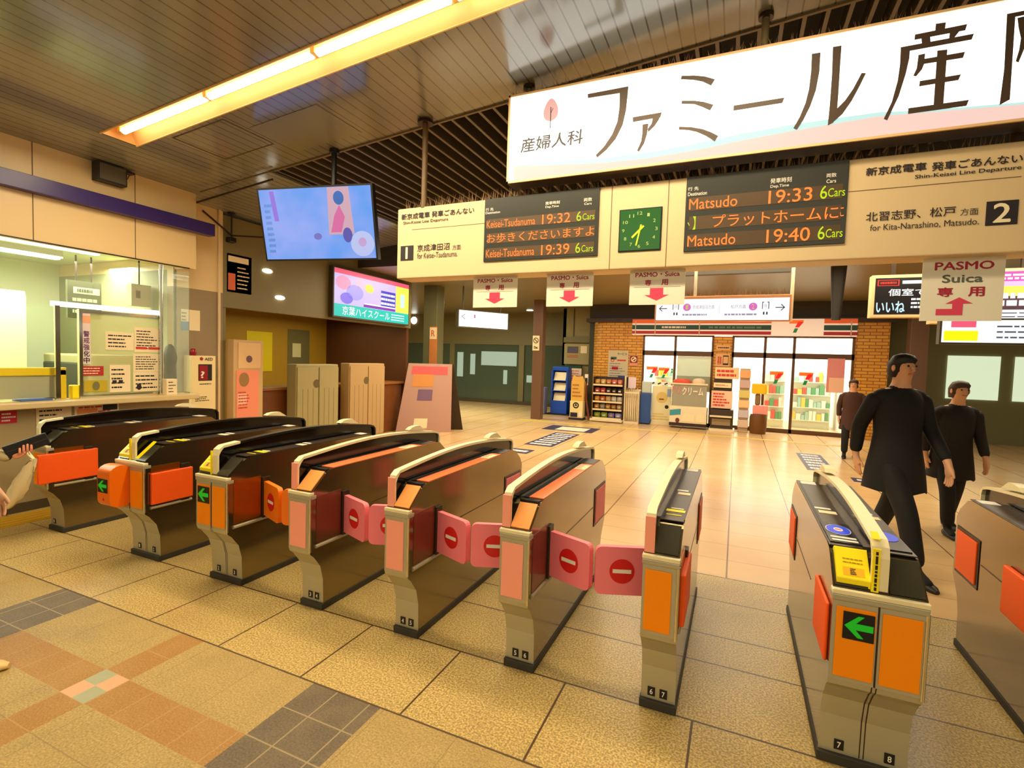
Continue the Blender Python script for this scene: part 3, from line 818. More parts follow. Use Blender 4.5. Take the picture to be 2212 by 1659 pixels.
c = Vector(sp(1190, 240)); s_.add([c + Vector((math.cos(a) * .062 * (1 - .28 * math.sin(a)), -.001, .01 + math.sin(a) * .09)) for a in [k * math.pi / 14 for k in range(28)]], [tuple(range(28))], mat('lit_rose', (255, 190, 180), .4, emit=.75))
s_.tube([c + Vector((0, -.003, -.135)), c + Vector((0, -.003, .03))], .0035, mat('grey_letters')); s_.tube([c + Vector((0, -.003, -.02)), c + Vector((.02, -.003, .02))], .002, mat('grey_letters'))
for k in range(3): s_.tube([c + Vector((-.12 + k * .03, -.003, -.05 - k * .02)), c + Vector((-.05 + k * .01, -.003, -.07 - k * .02))], .002, mat('pale_grey_letters', (196, 196, 186), .5))
s_.build('clinic_mark', g_)
for x in (-1.72, .07, 1.6):
    s_ = MB(); s_.tube([(x, SY + .08, SZ1 - .01), (x, SY + .08, ceil(x) + .01)], .025, mat('dull_post', (120, 106, 70), .5), 10); s_.lathe([(.05, -.03), (.05, 0)], (x, SY + .08, ceil(x)), BROWNM, 16); s_.build('hanger_post', g_)

# ================================================================ bird spikes
def spikes(name, x0, x1, y0, y1, z, label, h=.10, n=420):
    rnd = random.Random(3); s_ = MB(); m = mat('spike_metal', (120, 90, 58), .5, .3)
    for k in range(n):
        x = x0 + (x1 - x0) * rnd.random(); y = y0 + (y1 - y0) * rnd.random(); hh = h * rnd.uniform(.7, 1.0); dx = rnd.uniform(-.035, .035); dy = rnd.uniform(-.03, .03); r = .0036
        s_.add([(x - r, y, z), (x + r, y, z), (x, y + r * 1.6, z), (x + dx, y + dy, z + hh)], [(0, 1, 3), (1, 2, 3), (2, 0, 3)], m)
    o = s_.build(name); o['kind'] = 'stuff'
    return tag(o, label, 'bird spikes')
spikes('bird_spikes', SX0, SX1, SY + .01, SY + .16, SZ1, 'thin bird spikes bristling on top of the big lit clinic sign', .085, 620)

# ================================================================ DEPARTURE BOARD
BYY = 4.1
BX0, BX1, BZ0, BZ1 = -3.075, 1.75, 2.353, 3.022
BEI = mat('beige_board', (226, 200, 154), .45)
LEDBG = mat('led_strip_dark', (84, 62, 34), .5)
LEDO = mat('led_orange', (255, 120, 44), .5, emit=1.5)
LEDG = mat('led_lime', (190, 220, 20), .5, emit=1.0)
BRD = mat('board_black', (48, 48, 40), .35)
NAVY = mat('ink_black', (36, 28, 34), .6)
g_ = thing('departure_board', 'beige departure board with two led train displays and a clock', 'departure board', (0, BYY + .1, BZ0))
s_ = MB(); s_.box(BX0, BX1, BYY, BYY + .24, BZ0, BZ1, BEI); s_.build('case', g_, bevel=.012, seg=3)
s_ = MB()
for px_ in ((1323, 400), (1446, 388), (1478, 384)):
    x = atY(px_[0], px_[1], BYY).x
    if px_[0] < 1470: s_.box(x - .003, x + .003, BYY - .0015, BYY, BZ0 + .002, BZ1 - .002, SEAM)
for a, b in (((890, 496), (1046, 483)), ((1832, 413), (2206, 383))):
    p0, p1 = atY(*a, BYY), atY(*b, BYY); zz = (p0.z + p1.z) / 2; s_.box(p0.x, p1.x, BYY - .002, BYY, zz - .002, zz + .002, SEAM)
s_.build('panel_seams', g_)
def btxt(mb, t, a, b, c, m, bold=.012, d=.004):
    """text on the board whose box has lower left a, lower right b, upper left c in the photo"""
    O = atY(*a, BYY - d); U = atY(*b, BYY - d) - O; V = atY(*c, BYY - d) - O
    U.z = 0; V.x = 0
    mb.txt(t, O, U, V, m, bold)
s_ = MB()
btxt(s_, '新京成電車 発車ごあんない', (867, 476), (1024, 464), (867, 463), NAVY, .022)
btxt(s_, 'Shin-Keisei Line Departure', (871, 487), (968, 480), (871, 479), NAVY, .014)
btxt(s_, '京成津田沼', (901, 544), (971, 539), (901, 529), NAVY, .008); btxt(s_, '方面', (977, 540), (995, 538), (977, 529), NAVY, .0)
btxt(s_, 'for Keisei-Tsudanuma.', (901, 559), (988, 555), (901, 547), NAVY, .0)
btxt(s_, '新京成電車', (1870, 381), (2001, 370), (1870, 363), NAVY, .022); btxt(s_, '発車ごあんない', (2012, 370), (2209, 353), (2012, 351), NAVY, .022)
btxt(s_, 'Shin-Keisei Line Departure', (1976, 389), (2206, 370), (1976, 378), NAVY, .016)
btxt(s_, '北習志野、松戸', (1870, 479), (2064, 466), (1870, 459), NAVY, .008); btxt(s_, '方面', (2074, 466), (2113, 463), (2074, 451), NAVY, .0)
btxt(s_, 'for Kita-Narashino, Matsudo.', (1879, 501), (2114, 490), (1879, 486), NAVY, .0)
s_.build('lettering', g_)
def numbox(px0, px1, t):
    a, b = atY(*px0, BYY), atY(*px1, BYY); s_ = MB(); s_.box(a.x, b.x, BYY - .004, BYY, b.z, a.z, mat('ink_black')); o = s_.build('platform_number', g_, bevel=.003)
    w, h = b.x - a.x, a.z - b.z; s_ = MB(); s_.txt(t, (a.x + w * (.22 if t == '2' else .40), BYY - .0055, b.z + h * .1), (w * (.56 if t == '2' else .17), 0, 0), (0, 0, h * .8), mat('number_ivory', (255, 240, 200), .5), .02); s_.build('digit', o)
numbox((866, 532), (893, 562), '1'); numbox((2131, 436), (2197, 484), '2')
def leds(x0, x1, ztop, rows, head):
    s_ = MB(); zb = 2.47 if x0 < -1.5 else 2.462
    s_.box(x0, x1, BYY - .012, BYY, zb, BZ1, BRD); o = s_.build('led_display', g_, bevel=.003)
    s_ = MB()
    for t, a, b, c in head: btxt(s_, t, a, b, c, WHITE, .01, .0135)
    s_.build('column_titles', o)
    for (za, zbb), parts in rows:
        s_ = MB(); s_.box(x0 + .03, x1 - .03, BYY - .014, BYY - .012, za, zbb, LEDBG)
        for t, m, a, b, lo, hi in parts:
            wz = zbb - za; s_.txt(t, (x0 + (x1 - x0) * a, BYY - .0155, za + wz * lo), ((x1 - x0) * (b - a), 0, 0), (0, 0, wz * (hi - lo)), m, .004)
        s_.build('led_row', o)
xa, xb = atY(1047, 500, BYY).x, atY(1294, 480, BYY).x
leds(xa, xb, 0, [((2.755, 2.84), [('Keisei-Tsudanuma', LEDO, .025, .47, .1, .85), ('19:32', LEDO, .53, .77, .02, .98), ('6', LEDG, .82, .86, .05, .98), ('Cars', LEDG, .87, .965, .12, .72)]),
    ((2.627, 2.715), [('お歩きくださいますよ', LEDO, .03, .97, .04, .96)]),
    ((2.495, 2.585), [('Keisei-Tsudanuma', LEDO, .025, .47, .1, .85), ('19:39', LEDO, .53, .77, .02, .98), ('6', LEDG, .82, .86, .05, .98), ('Cars', LEDG, .87, .965, .12, .72)])],
    [('行 先', (1049, 457), (1066, 456), (1049, 450)), ('Destination', (1049, 463), (1080, 460), (1049, 458)), ('発車時刻', (1178, 443), (1209, 440), (1178, 436)), ('Dep.Time', (1178, 451), (1207, 448), (1178, 445)), ('両数', (1261, 436), (1279, 434), (1261, 428)), ('Cars', (1262, 443), (1278, 441), (1262, 438))])
xa, xb = atY(1480, 470, BYY).x, atY(1829, 440, BYY).x
leds(xa, xb, 0, [((2.765, 2.862), [('Matsudo', LEDO, .025, .345, .08, .9), ('19:33', LEDO, .54, .80, .02, .98), ('6', LEDG, .845, .885, .05, .98), ('Cars', LEDG, .89, .985, .15, .75)]),
    ((2.623, 2.722), [('】', LEDG, .055, .075, 0, 1), ('、', LEDG, .02, .035, .3, .6), ('プラットホームに', LEDO, .19, .955, .05, .97), ('こ', LEDO, .965, .985, .2, .8)]),
    ((2.49, 2.588), [('Matsudo', LEDO, .025, .345, .08, .9), ('19:40', LEDO, .54, .80, .02, .98), ('6', LEDG, .845, .885, .05, .98), ('Cars', LEDG, .89, .985, .15, .75)])],
    [('行 先', (1486, 413), (1509, 411), (1486, 405)), ('Destination', (1486, 424), (1527, 420), (1486, 416)), ('発車時刻', (1664, 397), (1710, 393), (1664, 386)), ('Dep.Time', (1664, 408), (1704, 405), (1664, 400)), ('両数', (1785, 384), (1807, 382), (1785, 375)), ('Cars', (1785, 396), (1806, 394), (1785, 388))])
# clock
ck0, ck1 = atY(1341, 455, BYY), atY(1424, 541, BYY)
cxx, czz = (-.91 - .584) / 2, (2.818 + 2.489) / 2
s_ = MB(); s_.box(-.915, -.582, BYY - .008, BYY, 2.487, 2.822, BLACK); ckf = s_.build('clock', g_, bevel=.02)
s_ = MB(); s_.box(-.905, -.592, BYY - .0115, BYY - .008, 2.497, 2.812, mat('clock_green', (20, 84, 24), .3, emit=.2))
for k in range(1, 13):
    an = math.radians(90 - 30 * k); R_ = .118 if k not in (10, 2, 4, 8) else .125
    if k == 5 or k == 4: col = mat('clock_lime', (226, 238, 120), .5, emit=.7)
    s_.txt(str(k), (cxx + .128 * math.cos(an) - .012 * len(str(k)), BYY - .0125, czz + .128 * math.sin(an) - .013), (.012 * len(str(k)) * 1.6, 0, 0), (0, 0, .026), mat('clock_lime', (226, 238, 120), .5, emit=.7), .01)
s_.build('dial', ckf)
s_ = MB()
for an, L, w in ((90 - 32 * 6, .125, .006), (90 - (7.53 * 30), .085, .008)):
    d = Vector((math.cos(math.radians(an)), 0, math.sin(math.radians(an)))); n = Vector((-d.z, 0, d.x))
    c = Vector((cxx, BYY - .0145, czz)); s_.obox(c + d * (L / 2 - .02), d * (L / 2 + .02), (0, .001, 0), n * w, mat('hand_yellow', (240, 246, 40), .5, emit=.9))
s_.build('hands', ckf)
# posts from the ceiling
for x, py in ((-2.79, .02), (1.55, .2)):
    s_ = MB(); s_.tube([(x, BYY + py, BZ1 - .01), (x, BYY + py, ceil(x) + (.01 if py < .1 else .2))], .027, mat('brown_post', (104, 78, 44), .45), 12); s_.lathe([(.075, -.035), (.075, -.01), (.05, 0)], (x, BYY + py, ceil(x)), BROWNM, 18); s_.build('hanger_post', g_)
spikes('bird_spikes', BX0 + .05, BX1, BYY + .02, BYY + .22, BZ1, 'rusty bird spikes along the top of the departure board', .11, 700)

# ================================================================ hanging card-only signs under the board
def pasmo(x0, x1, z0, label, text=('PASMO・Suica',), up=False, group=None):
    y = BYY + .10; z1 = BZ0 + .003
    g_ = thing('hanging_sign', label, 'sign', ((x0 + x1) / 2, y, z0), 'white card only signs under the departure board')
    s_ = MB(); s_.box(x0, x1, y - .002, y + .004, z0, z1, mat('sign_cream', (242, 234, 212), .4)); s_.build('panel', g_)
    w, h = x1 - x0, z1 - z0; s_ = MB(); yy = y - .0035
    if len(text) == 1:
        s_.txt(text[0], (x0 + w * .1, yy, z0 + h * .80), (w * .8, 0, 0), (0, 0, h * .13), CRIM, .028)
        s_.txt('専', (x0 + w * .28, yy, z0 + h * .55), (w * .12, 0, 0), (0, 0, h * .17), CRIM, .03); s_.txt('用', (x0 + w * .58, yy, z0 + h * .55), (w * .12, 0, 0), (0, 0, h * .17), CRIM, .03)
        s_.box(x0 + w * .08, x1 - w * .08, yy, yy + .001, z0 + h * .505, z0 + h * .512, SEAM)
        P_ = [(.38, .48), (.62, .48), (.62, .28), (.72, .28), (.5, .12), (.28, .28), (.38, .28)]
    else:
        s_.txt('PASMO', (x0 + w * .15, yy, z0 + h * .80), (w * .72, 0, 0), (0, 0, h * .13), CRIM, .03)
        s_.txt('Suica', (x0 + w * .25, yy, z0 + h * .60), (w * .50, 0, 0), (0, 0, h * .13), mat('grey_green_ink', (90, 96, 84), .6), .03)
        s_.txt('専', (x0 + w * .2, yy, z0 + h * .38), (w * .2, 0, 0), (0, 0, h * .15), CRIM, .035); s_.txt('用', (x0 + w * .58, yy, z0 + h * .38), (w * .2, 0, 0), (0, 0, h * .15), CRIM, .035)
        P_ = [(.2, .09), (.2, .19), (.40, .19), (.40, .27), (.31, .27), (.48, .37), (.65, .27), (.53, .27), (.53, .09)]
    s_.build('lettering', g_)
    s_ = MB(); s_.poly([(x0 + w * a, yy, z0 + h * b) for a, b in P_], mat('rose_arrow', (226, 64, 96), .5)); s_.build('arrow', g_)
pasmo(-2.275, -1.83, 2.075, 'card only sign with rose down arrow, leftmost of three under the board')
pasmo(-1.55, -1.135, 2.075, 'card only sign with rose down arrow, middle of three under the board')
pasmo(-.83, -.40, 2.078, 'card only sign with rose down arrow, rightmost of three, below the clock')
pasmo(1.095, 1.515, 1.945, 'tall white card only sign with a bent rose arrow before the lit adverts', ('PASMO', 'Suica'), True)

# ================================================================ MONITOR on its pole
g_ = thing('monitor', 'blue glowing monitor tilted down on a black ceiling pole', 'monitor', (-4.12, 4.15, 2.6))
a, b, c_, d_ = atY(552, 406, 3.82), atY(803, 396, 4.08), atY(572, 564, 3.98), atY(812, 562, 4.24)
U = Vector((b.x - a.x, b.y - a.y, 0)).normalized(); x0 = (a.x + c_.x) / 2
zt, zb = (a.z + b.z) / 2, (c_.z + d_.z) / 2; yt, yb = a.y, c_.y
Vv = Vector((U.y * .16, -.16 * U.x, zt - zb)); N = U.cross(Vv).normalized()
x1 = x0 + ((b - a).length + (d_ - c_).length) / 2
O = Vector((x0, yb, zb)); Wd = x1 - x0
def mp(u, v, d): return O + U * (Wd * u) + Vv * v + N * d
s_ = MB(); s_.prism([mp(0, 0, 0), mp(1, 0, 0), mp(1, 1, 0), mp(0, 1, 0)], -N * .06, BLACK); s_.build('case', g_, bevel=.006)
s_ = MB(); SCR = newmat('monitor_picture', .2)
m_, gg = SCR
n1 = gg.noise(2.2, 2); cc = gg.mix(gg.ramp(n1, .35, .65), lin((90, 160, 246)), lin((150, 174, 250)))
gg.nt.links.new(cc, gg.b.inputs['Emission Color']); gg.b.inputs['Emission Strength'].default_value = .9; gg.b.inputs['Base Color'].default_value = (.02, .02, .04, 1)
s_.poly([mp(.015, .025, .001), mp(.985, .025, .001), mp(.985, .975, .001), mp(.015, .975, .001)], m_)
def blob(u, v, ru, rv, col, d=.002): s_.poly([mp(u + ru * math.cos(k * math.pi / 12), v + rv * math.sin(k * math.pi / 12), d) for k in range(24)], mat('screen_%d_%d_%d' % col, col, .3, emit=.8))
s_.poly([mp(.60, .35, .0015), mp(.82, .35, .0015), mp(.80, .97, .0015), mp(.62, .97, .0015)], mat('screen_peach', (206, 170, 190), .3, emit=.8))
blob(.71, .83, .045, .09, (60, 110, 190)); s_.poly([mp(.62, .38, .0022), mp(.71, .38, .0022), mp(.75, .58, .0022), mp(.71, .74, .0022), mp(.66, .6, .0022)], mat('screen_rose', (214, 110, 170), .3, emit=.8))
blob(.76, .34, .04, .10, (92, 90, 180)); blob(.88, .22, .10, .17, (186, 200, 250)); blob(.88, .24, .035, .06, (214, 150, 200)); blob(.5, .33, .035, .045, (120, 120, 200))
s_.poly([mp(.13, .55, .002), mp(.17, .55, .002), mp(.15, .95, .002), mp(.11, .95, .002)], mat('screen_violet', (150, 120, 230), .3, emit=.8))
lines(s_, mp(.05, .1, .002), U * .09, Vv * .7, 9, mat('screen_text', (70, 110, 190), .3, emit=.4), .5, True, 2)
s_.build('screen', g_)
s_ = MB(); s_.tube([(-3.93, 4.15, 2.95), (-3.93, 4.15, ceil(-3.93) + .01)], .028, BLACK, 12); s_.lathe([(.05, -.04), (.05, 0)], (-3.93, 4.15, ceil(-3.93)), BLACK, 16); s_.box(-4.05, -3.8, 4.17, 4.22, 2.8, 3.1, BLACK); s_.build('pole', g_)

# ================================================================ OFFICE FRONT
s_ = MB(); s_.box(-6.2, -6.09, 3.11, 3.385, 3.325, 3.515, mat('speaker_black', (40, 36, 30), .5)); s_.box(-6.09, -6.085, 3.125, 3.37, 3.34, 3.50, mat('speaker_mesh', (96, 88, 70), .6)); s_.box(-6.2, -6.12, 3.385, 3.48, 3.49, 3.51, BROWNM)
s_.tube([(-6.15, 3.39, 3.48), (-6.15, 3.42, 3.43), (-6.15, 3.44, 3.48)], .006, BROWNM, 6)
o = s_.build('speaker', bevel=.006); tag(o, 'dark box speaker on the beige wall above the indigo band', 'speaker')
# fluorescent lamps inside the office
for i, e_ in enumerate((atX(215, 553, -7.0), atX(130, 562, -7.5))):
    x, y0, y1, zz = e_.x, -2.5, e_.y, e_.z
    o = MB(); o.box(x - .06, x + .06, y0, y1, zz + .015, 2.73, mat('office_lamp_case', (220, 224, 200), .5)); o.box(x - .045, x + .045, y0 + .02, y1 - .02, zz, zz + .015, mat('office_tube', (246, 255, 230), .4, emit=5)); o = o.build('ceiling_light')
    tag(o, ('white fluorescent lamp behind the office glass, nearest the window', 'white fluorescent lamp deeper inside the ticket office')[i], 'ceiling light')
# framed screen on the ledge with its papers
g_ = thing('counter_screen', 'steel framed glass screen full of notices on the office counter', 'counter screen', (-6.25, 3.4, 1.06))
s_ = MB(); s_.box(-6.27, -6.23, 3.0, 3.84, 1.955, 1.985, CHROME); s_.box(-6.27, -6.23, 3.0, 3.84, 1.06, 1.09, CHROME); s_.box(-6.27, -6.23, 3.0, 3.03, 1.09, 1.955, CHROME); s_.box(-6.27, -6.23, 3.81, 3.84, 1.09, 1.955, BROWNM); s_.build('frame', g_)
s_ = MB(); s_.box(-6.253, -6.247, 3.03, 3.81, 1.09, 1.955, mat('tinted_screen_glass', (214, 212, 156), .08, alpha=.5)); s_.build('glass_pane', g_)
s_ = MB(); s_.box(-6.28, -6.22, 2.78, 3.80, 1.995, 2.045, mat('white_lamp_bar', (244, 240, 255), .4, emit=1.6)); s_.build('lamp_bar', g_)
def notice(px0, px1, label, X=-6.24, m=PAPER, extra=None, name='notice', n=6, cat='notice', ink=INK, seed=1, frac=.35, dep=.003):
    a, b = atX(*px0, X), atX(*px1, X); y0, y1, z0, z1 = min(a.y, b.y), max(a.y, b.y), min(a.z, b.z), max(a.z, b.z)
    s_ = MB(); s_.box(X - dep, X, y0, y1, z0, z1, m)
    w, h = y1 - y0, z1 - z0
    if n: lines(s_, (X + .001, y0 + w * .08, z0 + h * .1), (0, w * .84, 0), (0, 0, h * .8), n, ink, frac, True, seed)
    if extra: extra(s_, X + .0015, y0, z0, w, h)
    o = s_.build(name); return tag(o, label, cat)
def ybox(s_, X, y0, z0, w, h, a, b, c, d, m): s_.box(X - .001, X, y0 + w * a, y0 + w * b, z0 + h * c, z0 + h * d, m)
notice((177, 672), (196, 787), 'tall narrow notice with vertical black lettering at the screen edge', n=0, m=mat('lilac_paper', (236, 216, 214), .7),
       extra=lambda s, X, y, z, w, h: ([s.txt(ch, (X, y + w * .12, z + h * (.52 - .125 * k)), (0, w * .76, 0), (0, 0, h * .115), INK if k > 2 else mat('plum_ink', (110, 70, 104), .6), .03) for k, ch in enumerate('警戒強化中')], ybox(s, X, y, z, w, h, 0, 1, .78, .92, mat('salmon_patch', (246, 176, 130), .6))))
notice((228, 716), (289, 757), 'wide cream notice with four text lines high on the screen', n=4, seed=2)
notice((290, 706), (346, 762), 'cream notice in two columns with red bands at its foot', n=7, seed=3, extra=lambda s, X, y, z, w, h: [ybox(s, X, y, z, w, h, a, a + .42, .12, .22, REDINK) for a in (.05, .53)])
notice((288, 764), (346, 803), 'cream notice with small print under the two column one', n=6, seed=4)
notice((288, 804), (346, 844), 'lowest cream notice on the screen with a black fan mark', n=4, seed=5, extra=lambda s, X, y, z, w, h: s.disc((X + .001, y + w * .2, z + h * .25), (0, w * .09, 0), (0, 0, h * .16), INK, 12))
notice((176, 791), (224, 811), 'red banner notice at the lower left of the screen', m=mat('brick_red_paper', (186, 34, 34), .6), n=3, ink=PAPER, seed=6)
notice((237, 788), (282, 846), 'small cream notice with two dark squares low on the screen', n=5, seed=7, extra=lambda s, X, y, z, w, h: [ybox(s, X, y, z, w, h, a, a + .2, .33, .44, INK) for a in (.12, .42)])
notice((182, 822), (232, 845), 'yellow framed card with a round grey mark at the foot of the screen', m=mat('mustard_card', (196, 170, 20), .6), n=0, extra=lambda s, X, y, z, w, h: s.disc((X + .001, y + w * .5, z + h * .5), (0, w * .16, 0), (0, 0, h * .4), mat('grey_mark', (120, 116, 70), .6), 20))
notice((0, 889), (37, 913), 'red sticker with white lines on the counter front', X=-6.195, m=mat('sticker_red', (206, 26, 56), .5), n=3, ink=WHITE, seed=8, frac=.5)
notice((78, 878), (155, 931), 'large cream notice with black lines on the counter front', X=-6.195, n=5, seed=9)
notice((161, 872), (257, 905), 'wide cream leaflet with an orange block and dark header on the counter front', X=-6.195, n=3, seed=10, ink=REDINK, extra=lambda s, X, y, z, w, h: (ybox(s, X, y, z, w, h, .62, .96, .55, .9, INK), ybox(s, X, y, z, w, h, .05, .5, .3, .7, mat('orange_block', (240, 150, 80), .6))))
notice((391, 667), (408, 714), 'slim white and blue leaflet on the brown wall panel', X=-6.495, n=5, seed=11, m=mat('pale_paper', (236, 226, 206), .7), extra=lambda s, X, y, z, w, h: ybox(s, X, y, z, w, h, 0, 1, 0, .42, mat('leaflet_blue', (20, 110, 190), .6)))
notice((409, 669), (432, 715), 'blank cream paper beside the blue leaflet on the wall', X=-6.495, n=0)
# things behind the glass
g_ = thing('timetable_board', 'dark green list board hanging inside the ticket office', 'board', (-7.6, 3.9, 1.9))
a, b = atX(145, 577, -7.6), atX(219, 650, -7.6)
s_ = MB(); s_.box(-7.64, -7.6, a.y, b.y, 1.95, 2.42, mat('board_green_grey', (92, 96, 66), .5)); s_.tube([(-7.62, a.y + .1, 2.42), (-7.62, a.y + .1, 2.74)], .01, BROWNM, 6); s_.tube([(-7.62, b.y - .1, 2.42), (-7.62, b.y - .1, 2.74)], .01, BROWNM, 6); s_.build('panel', g_)
s_ = MB(); s_.box(-7.6, -7.597, a.y + .06, b.y - .02, 2.26, 2.34, mat('mint_strip', (206, 220, 180), .5)); lines(s_, (-7.596, a.y + .1, 2.27), (0, b.y - a.y - .2, 0), (0, 0, .06), 1, mat('board_green_grey'), .7, False, 3); lines(s_, (-7.598, a.y + .05, 2.0), (0, b.y - a.y - .1, 0), (0, 0, .22), 3, mat('mint_strip'), .55, False, 5); s_.build('lettering', g_)
g_ = thing('cabinet', 'pale green tall cabinet inside the ticket office', 'cabinet', (-8.3, 2.6, 0))
s_ = MB(); s_.box(-8.6, -8.0, 1.2, 3.3, 0, 2.25, mat('pale_green_cabinet', (226, 230, 170), .5)); s_.build('body', g_, bevel=.01)
for k in range(3):
    s_ = MB(); s_.box(-8.0, -7.985, 1.22 + k * .7, 1.9 + k * .7, .05, 2.2, mat('pale_green_door', (232, 236, 178), .5)); dd = s_.build('door', g_, bevel=.006)
    s_ = MB(); s_.box(-7.985, -7.965, 1.84 + k * .7, 1.86 + k * .7, 1.1, 1.25, CHROME); s_.build('handle', dd)
s_ = MB(); s_.box(-8.2, -7.1, 3.55, 4.1, 0, 1.5, mat('office_machine', (176, 170, 120), .5)); s_.box(-8.1, -7.2, 3.5, 3.55, .9, 1.4, mat('machine_face', (60, 62, 50), .4)); tag(s_.build('ticket_machine', bevel=.02), 'grey office machine standing behind the notice screen', 'machine')
s_ = MB(); a, b = atX(284, 612, -6.9), atX(327, 664, -6.9); s_.box(-7.0, -6.9, a.y, b.y, b.z, a.z, mat('ivory_poster_box', (206, 196, 166), .5)); s_.box(-6.9, -6.895, a.y + .05, a.y + .1, b.z + .1, a.z - .08, mat('brown_stroke', (110, 90, 60), .6)); s_.tube([(-6.95, (a.y + b.y) / 2, a.z), (-6.95, (a.y + b.y) / 2, 2.74)], .01, BROWNM, 6)
tag(s_.build('lit_box', bevel=.02), 'rounded ivory panel hanging behind the corner of the office glass', 'panel')
g_ = thing('counter_shield', 'yellow framed grey shield standing on the office counter', 'counter shield', (-6.3, 2.6, 1.06))
s_ = MB(); yl = mat('frame_yellow', (236, 206, 20), .5)
for y in (2.25, 2.84): s_.box(-6.32, -6.28, y, y + .07, 1.06, 1.36, yl)
s_.box(-6.32, -6.28, 2.25, 2.91, 1.30, 1.38, yl); s_.build('frame', g_, bevel=.006)
s_ = MB(); s_.box(-6.305, -6.295, 2.32, 2.84, 1.08, 1.30, mat('grey_shield', (176, 176, 140), .3)); s_.build('panel', g_)
s_ = MB(); s_.box(-6.34, -6.18, 2.5, 2.75, 1.06, 1.075, mat('tray_blue', (60, 96, 176), .4)); tag(s_.build('money_tray', bevel=.004), 'flat blue tray on the office counter', 'tray')
s_ = MB(); s_.box(-6.3, -6.22, 2.93, 2.99, 1.06, 1.20, YEL); tag(s_.build('tag_holder', bevel=.01), 'small yellow block on the counter left of the notice screen', 'block')
s_ = MB(); a, b = atX(360, 819, -6.1), atX(383, 854, -6.1); s_.box(-6.18, -6.1, a.y, b.y, 1.06, a.z, PAPER); lines(s_, (-6.099, a.y + .02, 1.08), (0, b.y - a.y - .04, 0), (0, 0, a.z - 1.1), 4, INK, .3, True, 8); tag(s_.build('leaflet_box', bevel=.003), 'small white leaflet box at the end of the office counter', 'box')
s_ = MB(); s_.loft([[(-6.36 + .07 * r_ * math.cos(k * .7854) , 4.0 + .07 * r_ * math.sin(k * .7854), z) for k in range(8)] for r_, z in ((.9, 1.061), (1, 1.2), (.9, 1.4), (1.1, 1.5), (.7, 1.62), (.3, 1.66))], mat('dark_desk_lamp', (40, 36, 26), .5)); tag(s_.build('telephone_stand'), 'dark equipment standing behind the corner glass of the office', 'equipment')
# AED cabinet with red lamp
g_ = thing('defibrillator_cabinet', 'cream defibrillator cabinet with red window on the brown wall', 'defibrillator cabinet', (-6.4, 4.42, .85))
s_ = MB(); s_.box(-6.5, -6.34, 4.255, 4.585, .60, 1.525, mat('cabinet_cream', (246, 224, 166), .4)); s_.build('body', g_, bevel=.008)
s_ = MB(); X = -6.338; s_.box(X - .003, X, 4.345, 4.53, 1.20, 1.415, BLACK); s_.box(X, X + .002, 4.355, 4.47, 1.21, 1.40, mat('window_crimson', (150, 16, 24), .3)); s_.txt('?', (X + .003, 4.375, 1.235), (0, .05, 0), (0, 0, .09), WHITE, .03); s_.build('window', g_)
s_ = MB(); s_.txt('AED', (X, 4.43, 1.462), (0, .11, 0), (0, 0, .04), INK, .02); s_.disc((X, 4.385, 1.485), (0, .026, 0), (0, 0, .026), mat('heart_red', (160, 30, 24), .5), 5)
lines(s_, (X, 4.30, .93), (0, .25, 0), (0, 0, .07), 3, INK, .4, True, 3); lines(s_, (X, 4.36, 1.145), (0, .16, 0), (0, 0, .025), 1, INK, .5, False, 3); s_.build('lettering', g_)
s_ = MB(); s_.lathe([(.035, 0), (.035, .02), (.038, .03), (.036, .07), (.02, .09)], (-6.42, 4.33, 1.525), mat('lamp_red', (150, 20, 24), .25), 14); s_.build('red_lamp', g_)
# hanging rail and camera by the wall end
g_ = thing('ceiling_rail', 'thin dark rail on a ceiling rod beside the office wall end', 'rail', (-6.46, 4.9, 3.15))
s_ = MB(); s_.tube([(-6.48, 4.5, 3.42), (-6.46, 4.9, 3.19), (-5.92, 4.9, 3.13), (-5.3, 4.9, 3.08)], .012, BROWNM, 6); s_.build('rail', g_)
s_ = MB(); s_.tube([(-6.46, 4.9, 3.17), (-6.46, 4.9, ceil(-6.46) + .01)], .011, BROWNM, 6); s_.lathe([(.05, -.015), (.05, 0)], (-6.46, 4.9, ceil(-6.46)), BROWNM, 12); s_.build('rod', g_)
s_ = MB(); s_.box(-6.5, -6.41, 4.84, 4.94, 3.09, 3.16, BLACK); s_.build('clamp', g_, bevel=.01)
s_ = MB(); s_.tube([(-6.2, 4.23, 3.42), (-5.6, 4.26, 3.50), (-4.92, 4.24, 3.56)], .012, BROWNM, 6); tag(s_.build('conduit'), 'thin bent conduit under the ceiling from the wall end towards the louvres', 'conduit')
# ================================================================ LEFT SHOP
AD_ = (-6.4, 6.80, 8.96, 2.265, 3.09)
g_ = thing('lit_advert', 'pink and teal lit advert panel on the soffit left of the departure board', 'advert', (-6.45, 7.9, 2.26))
X = -6.4; y0, y1, z0, z1 = 6.80, 8.96, 2.265, 3.09
s_ = MB(); s_.box(-6.5, X, y0 - .03, y1 + .03, z0 - .03, z1 + .03, mat('advert_case', (70, 60, 40), .5)); s_.build('case', g_, bevel=.005)
def ab(a, b, c, d, m, k=1): s_.box(X, X + .002 * k, y0 + (y1 - y0) * a, y0 + (y1 - y0) * b, z0 + (z1 - z0) * c, z0 + (z1 - z0) * d, m)
def lm(n, c, e=1.0): return mat('lit_' + n, c, .4, emit=e)
s_ = MB(); ab(0, 1, 0, 1, lm('lilac', (206, 190, 240))); ab(0, 1, .9, 1, lm('rose_red', (240, 90, 120)), 2); ab(0, 1, 0, .26, lm('aqua', (0, 200, 184)), 2); ab(.80, 1, .26, .9, lm('lemon', (244, 244, 90)), 2)
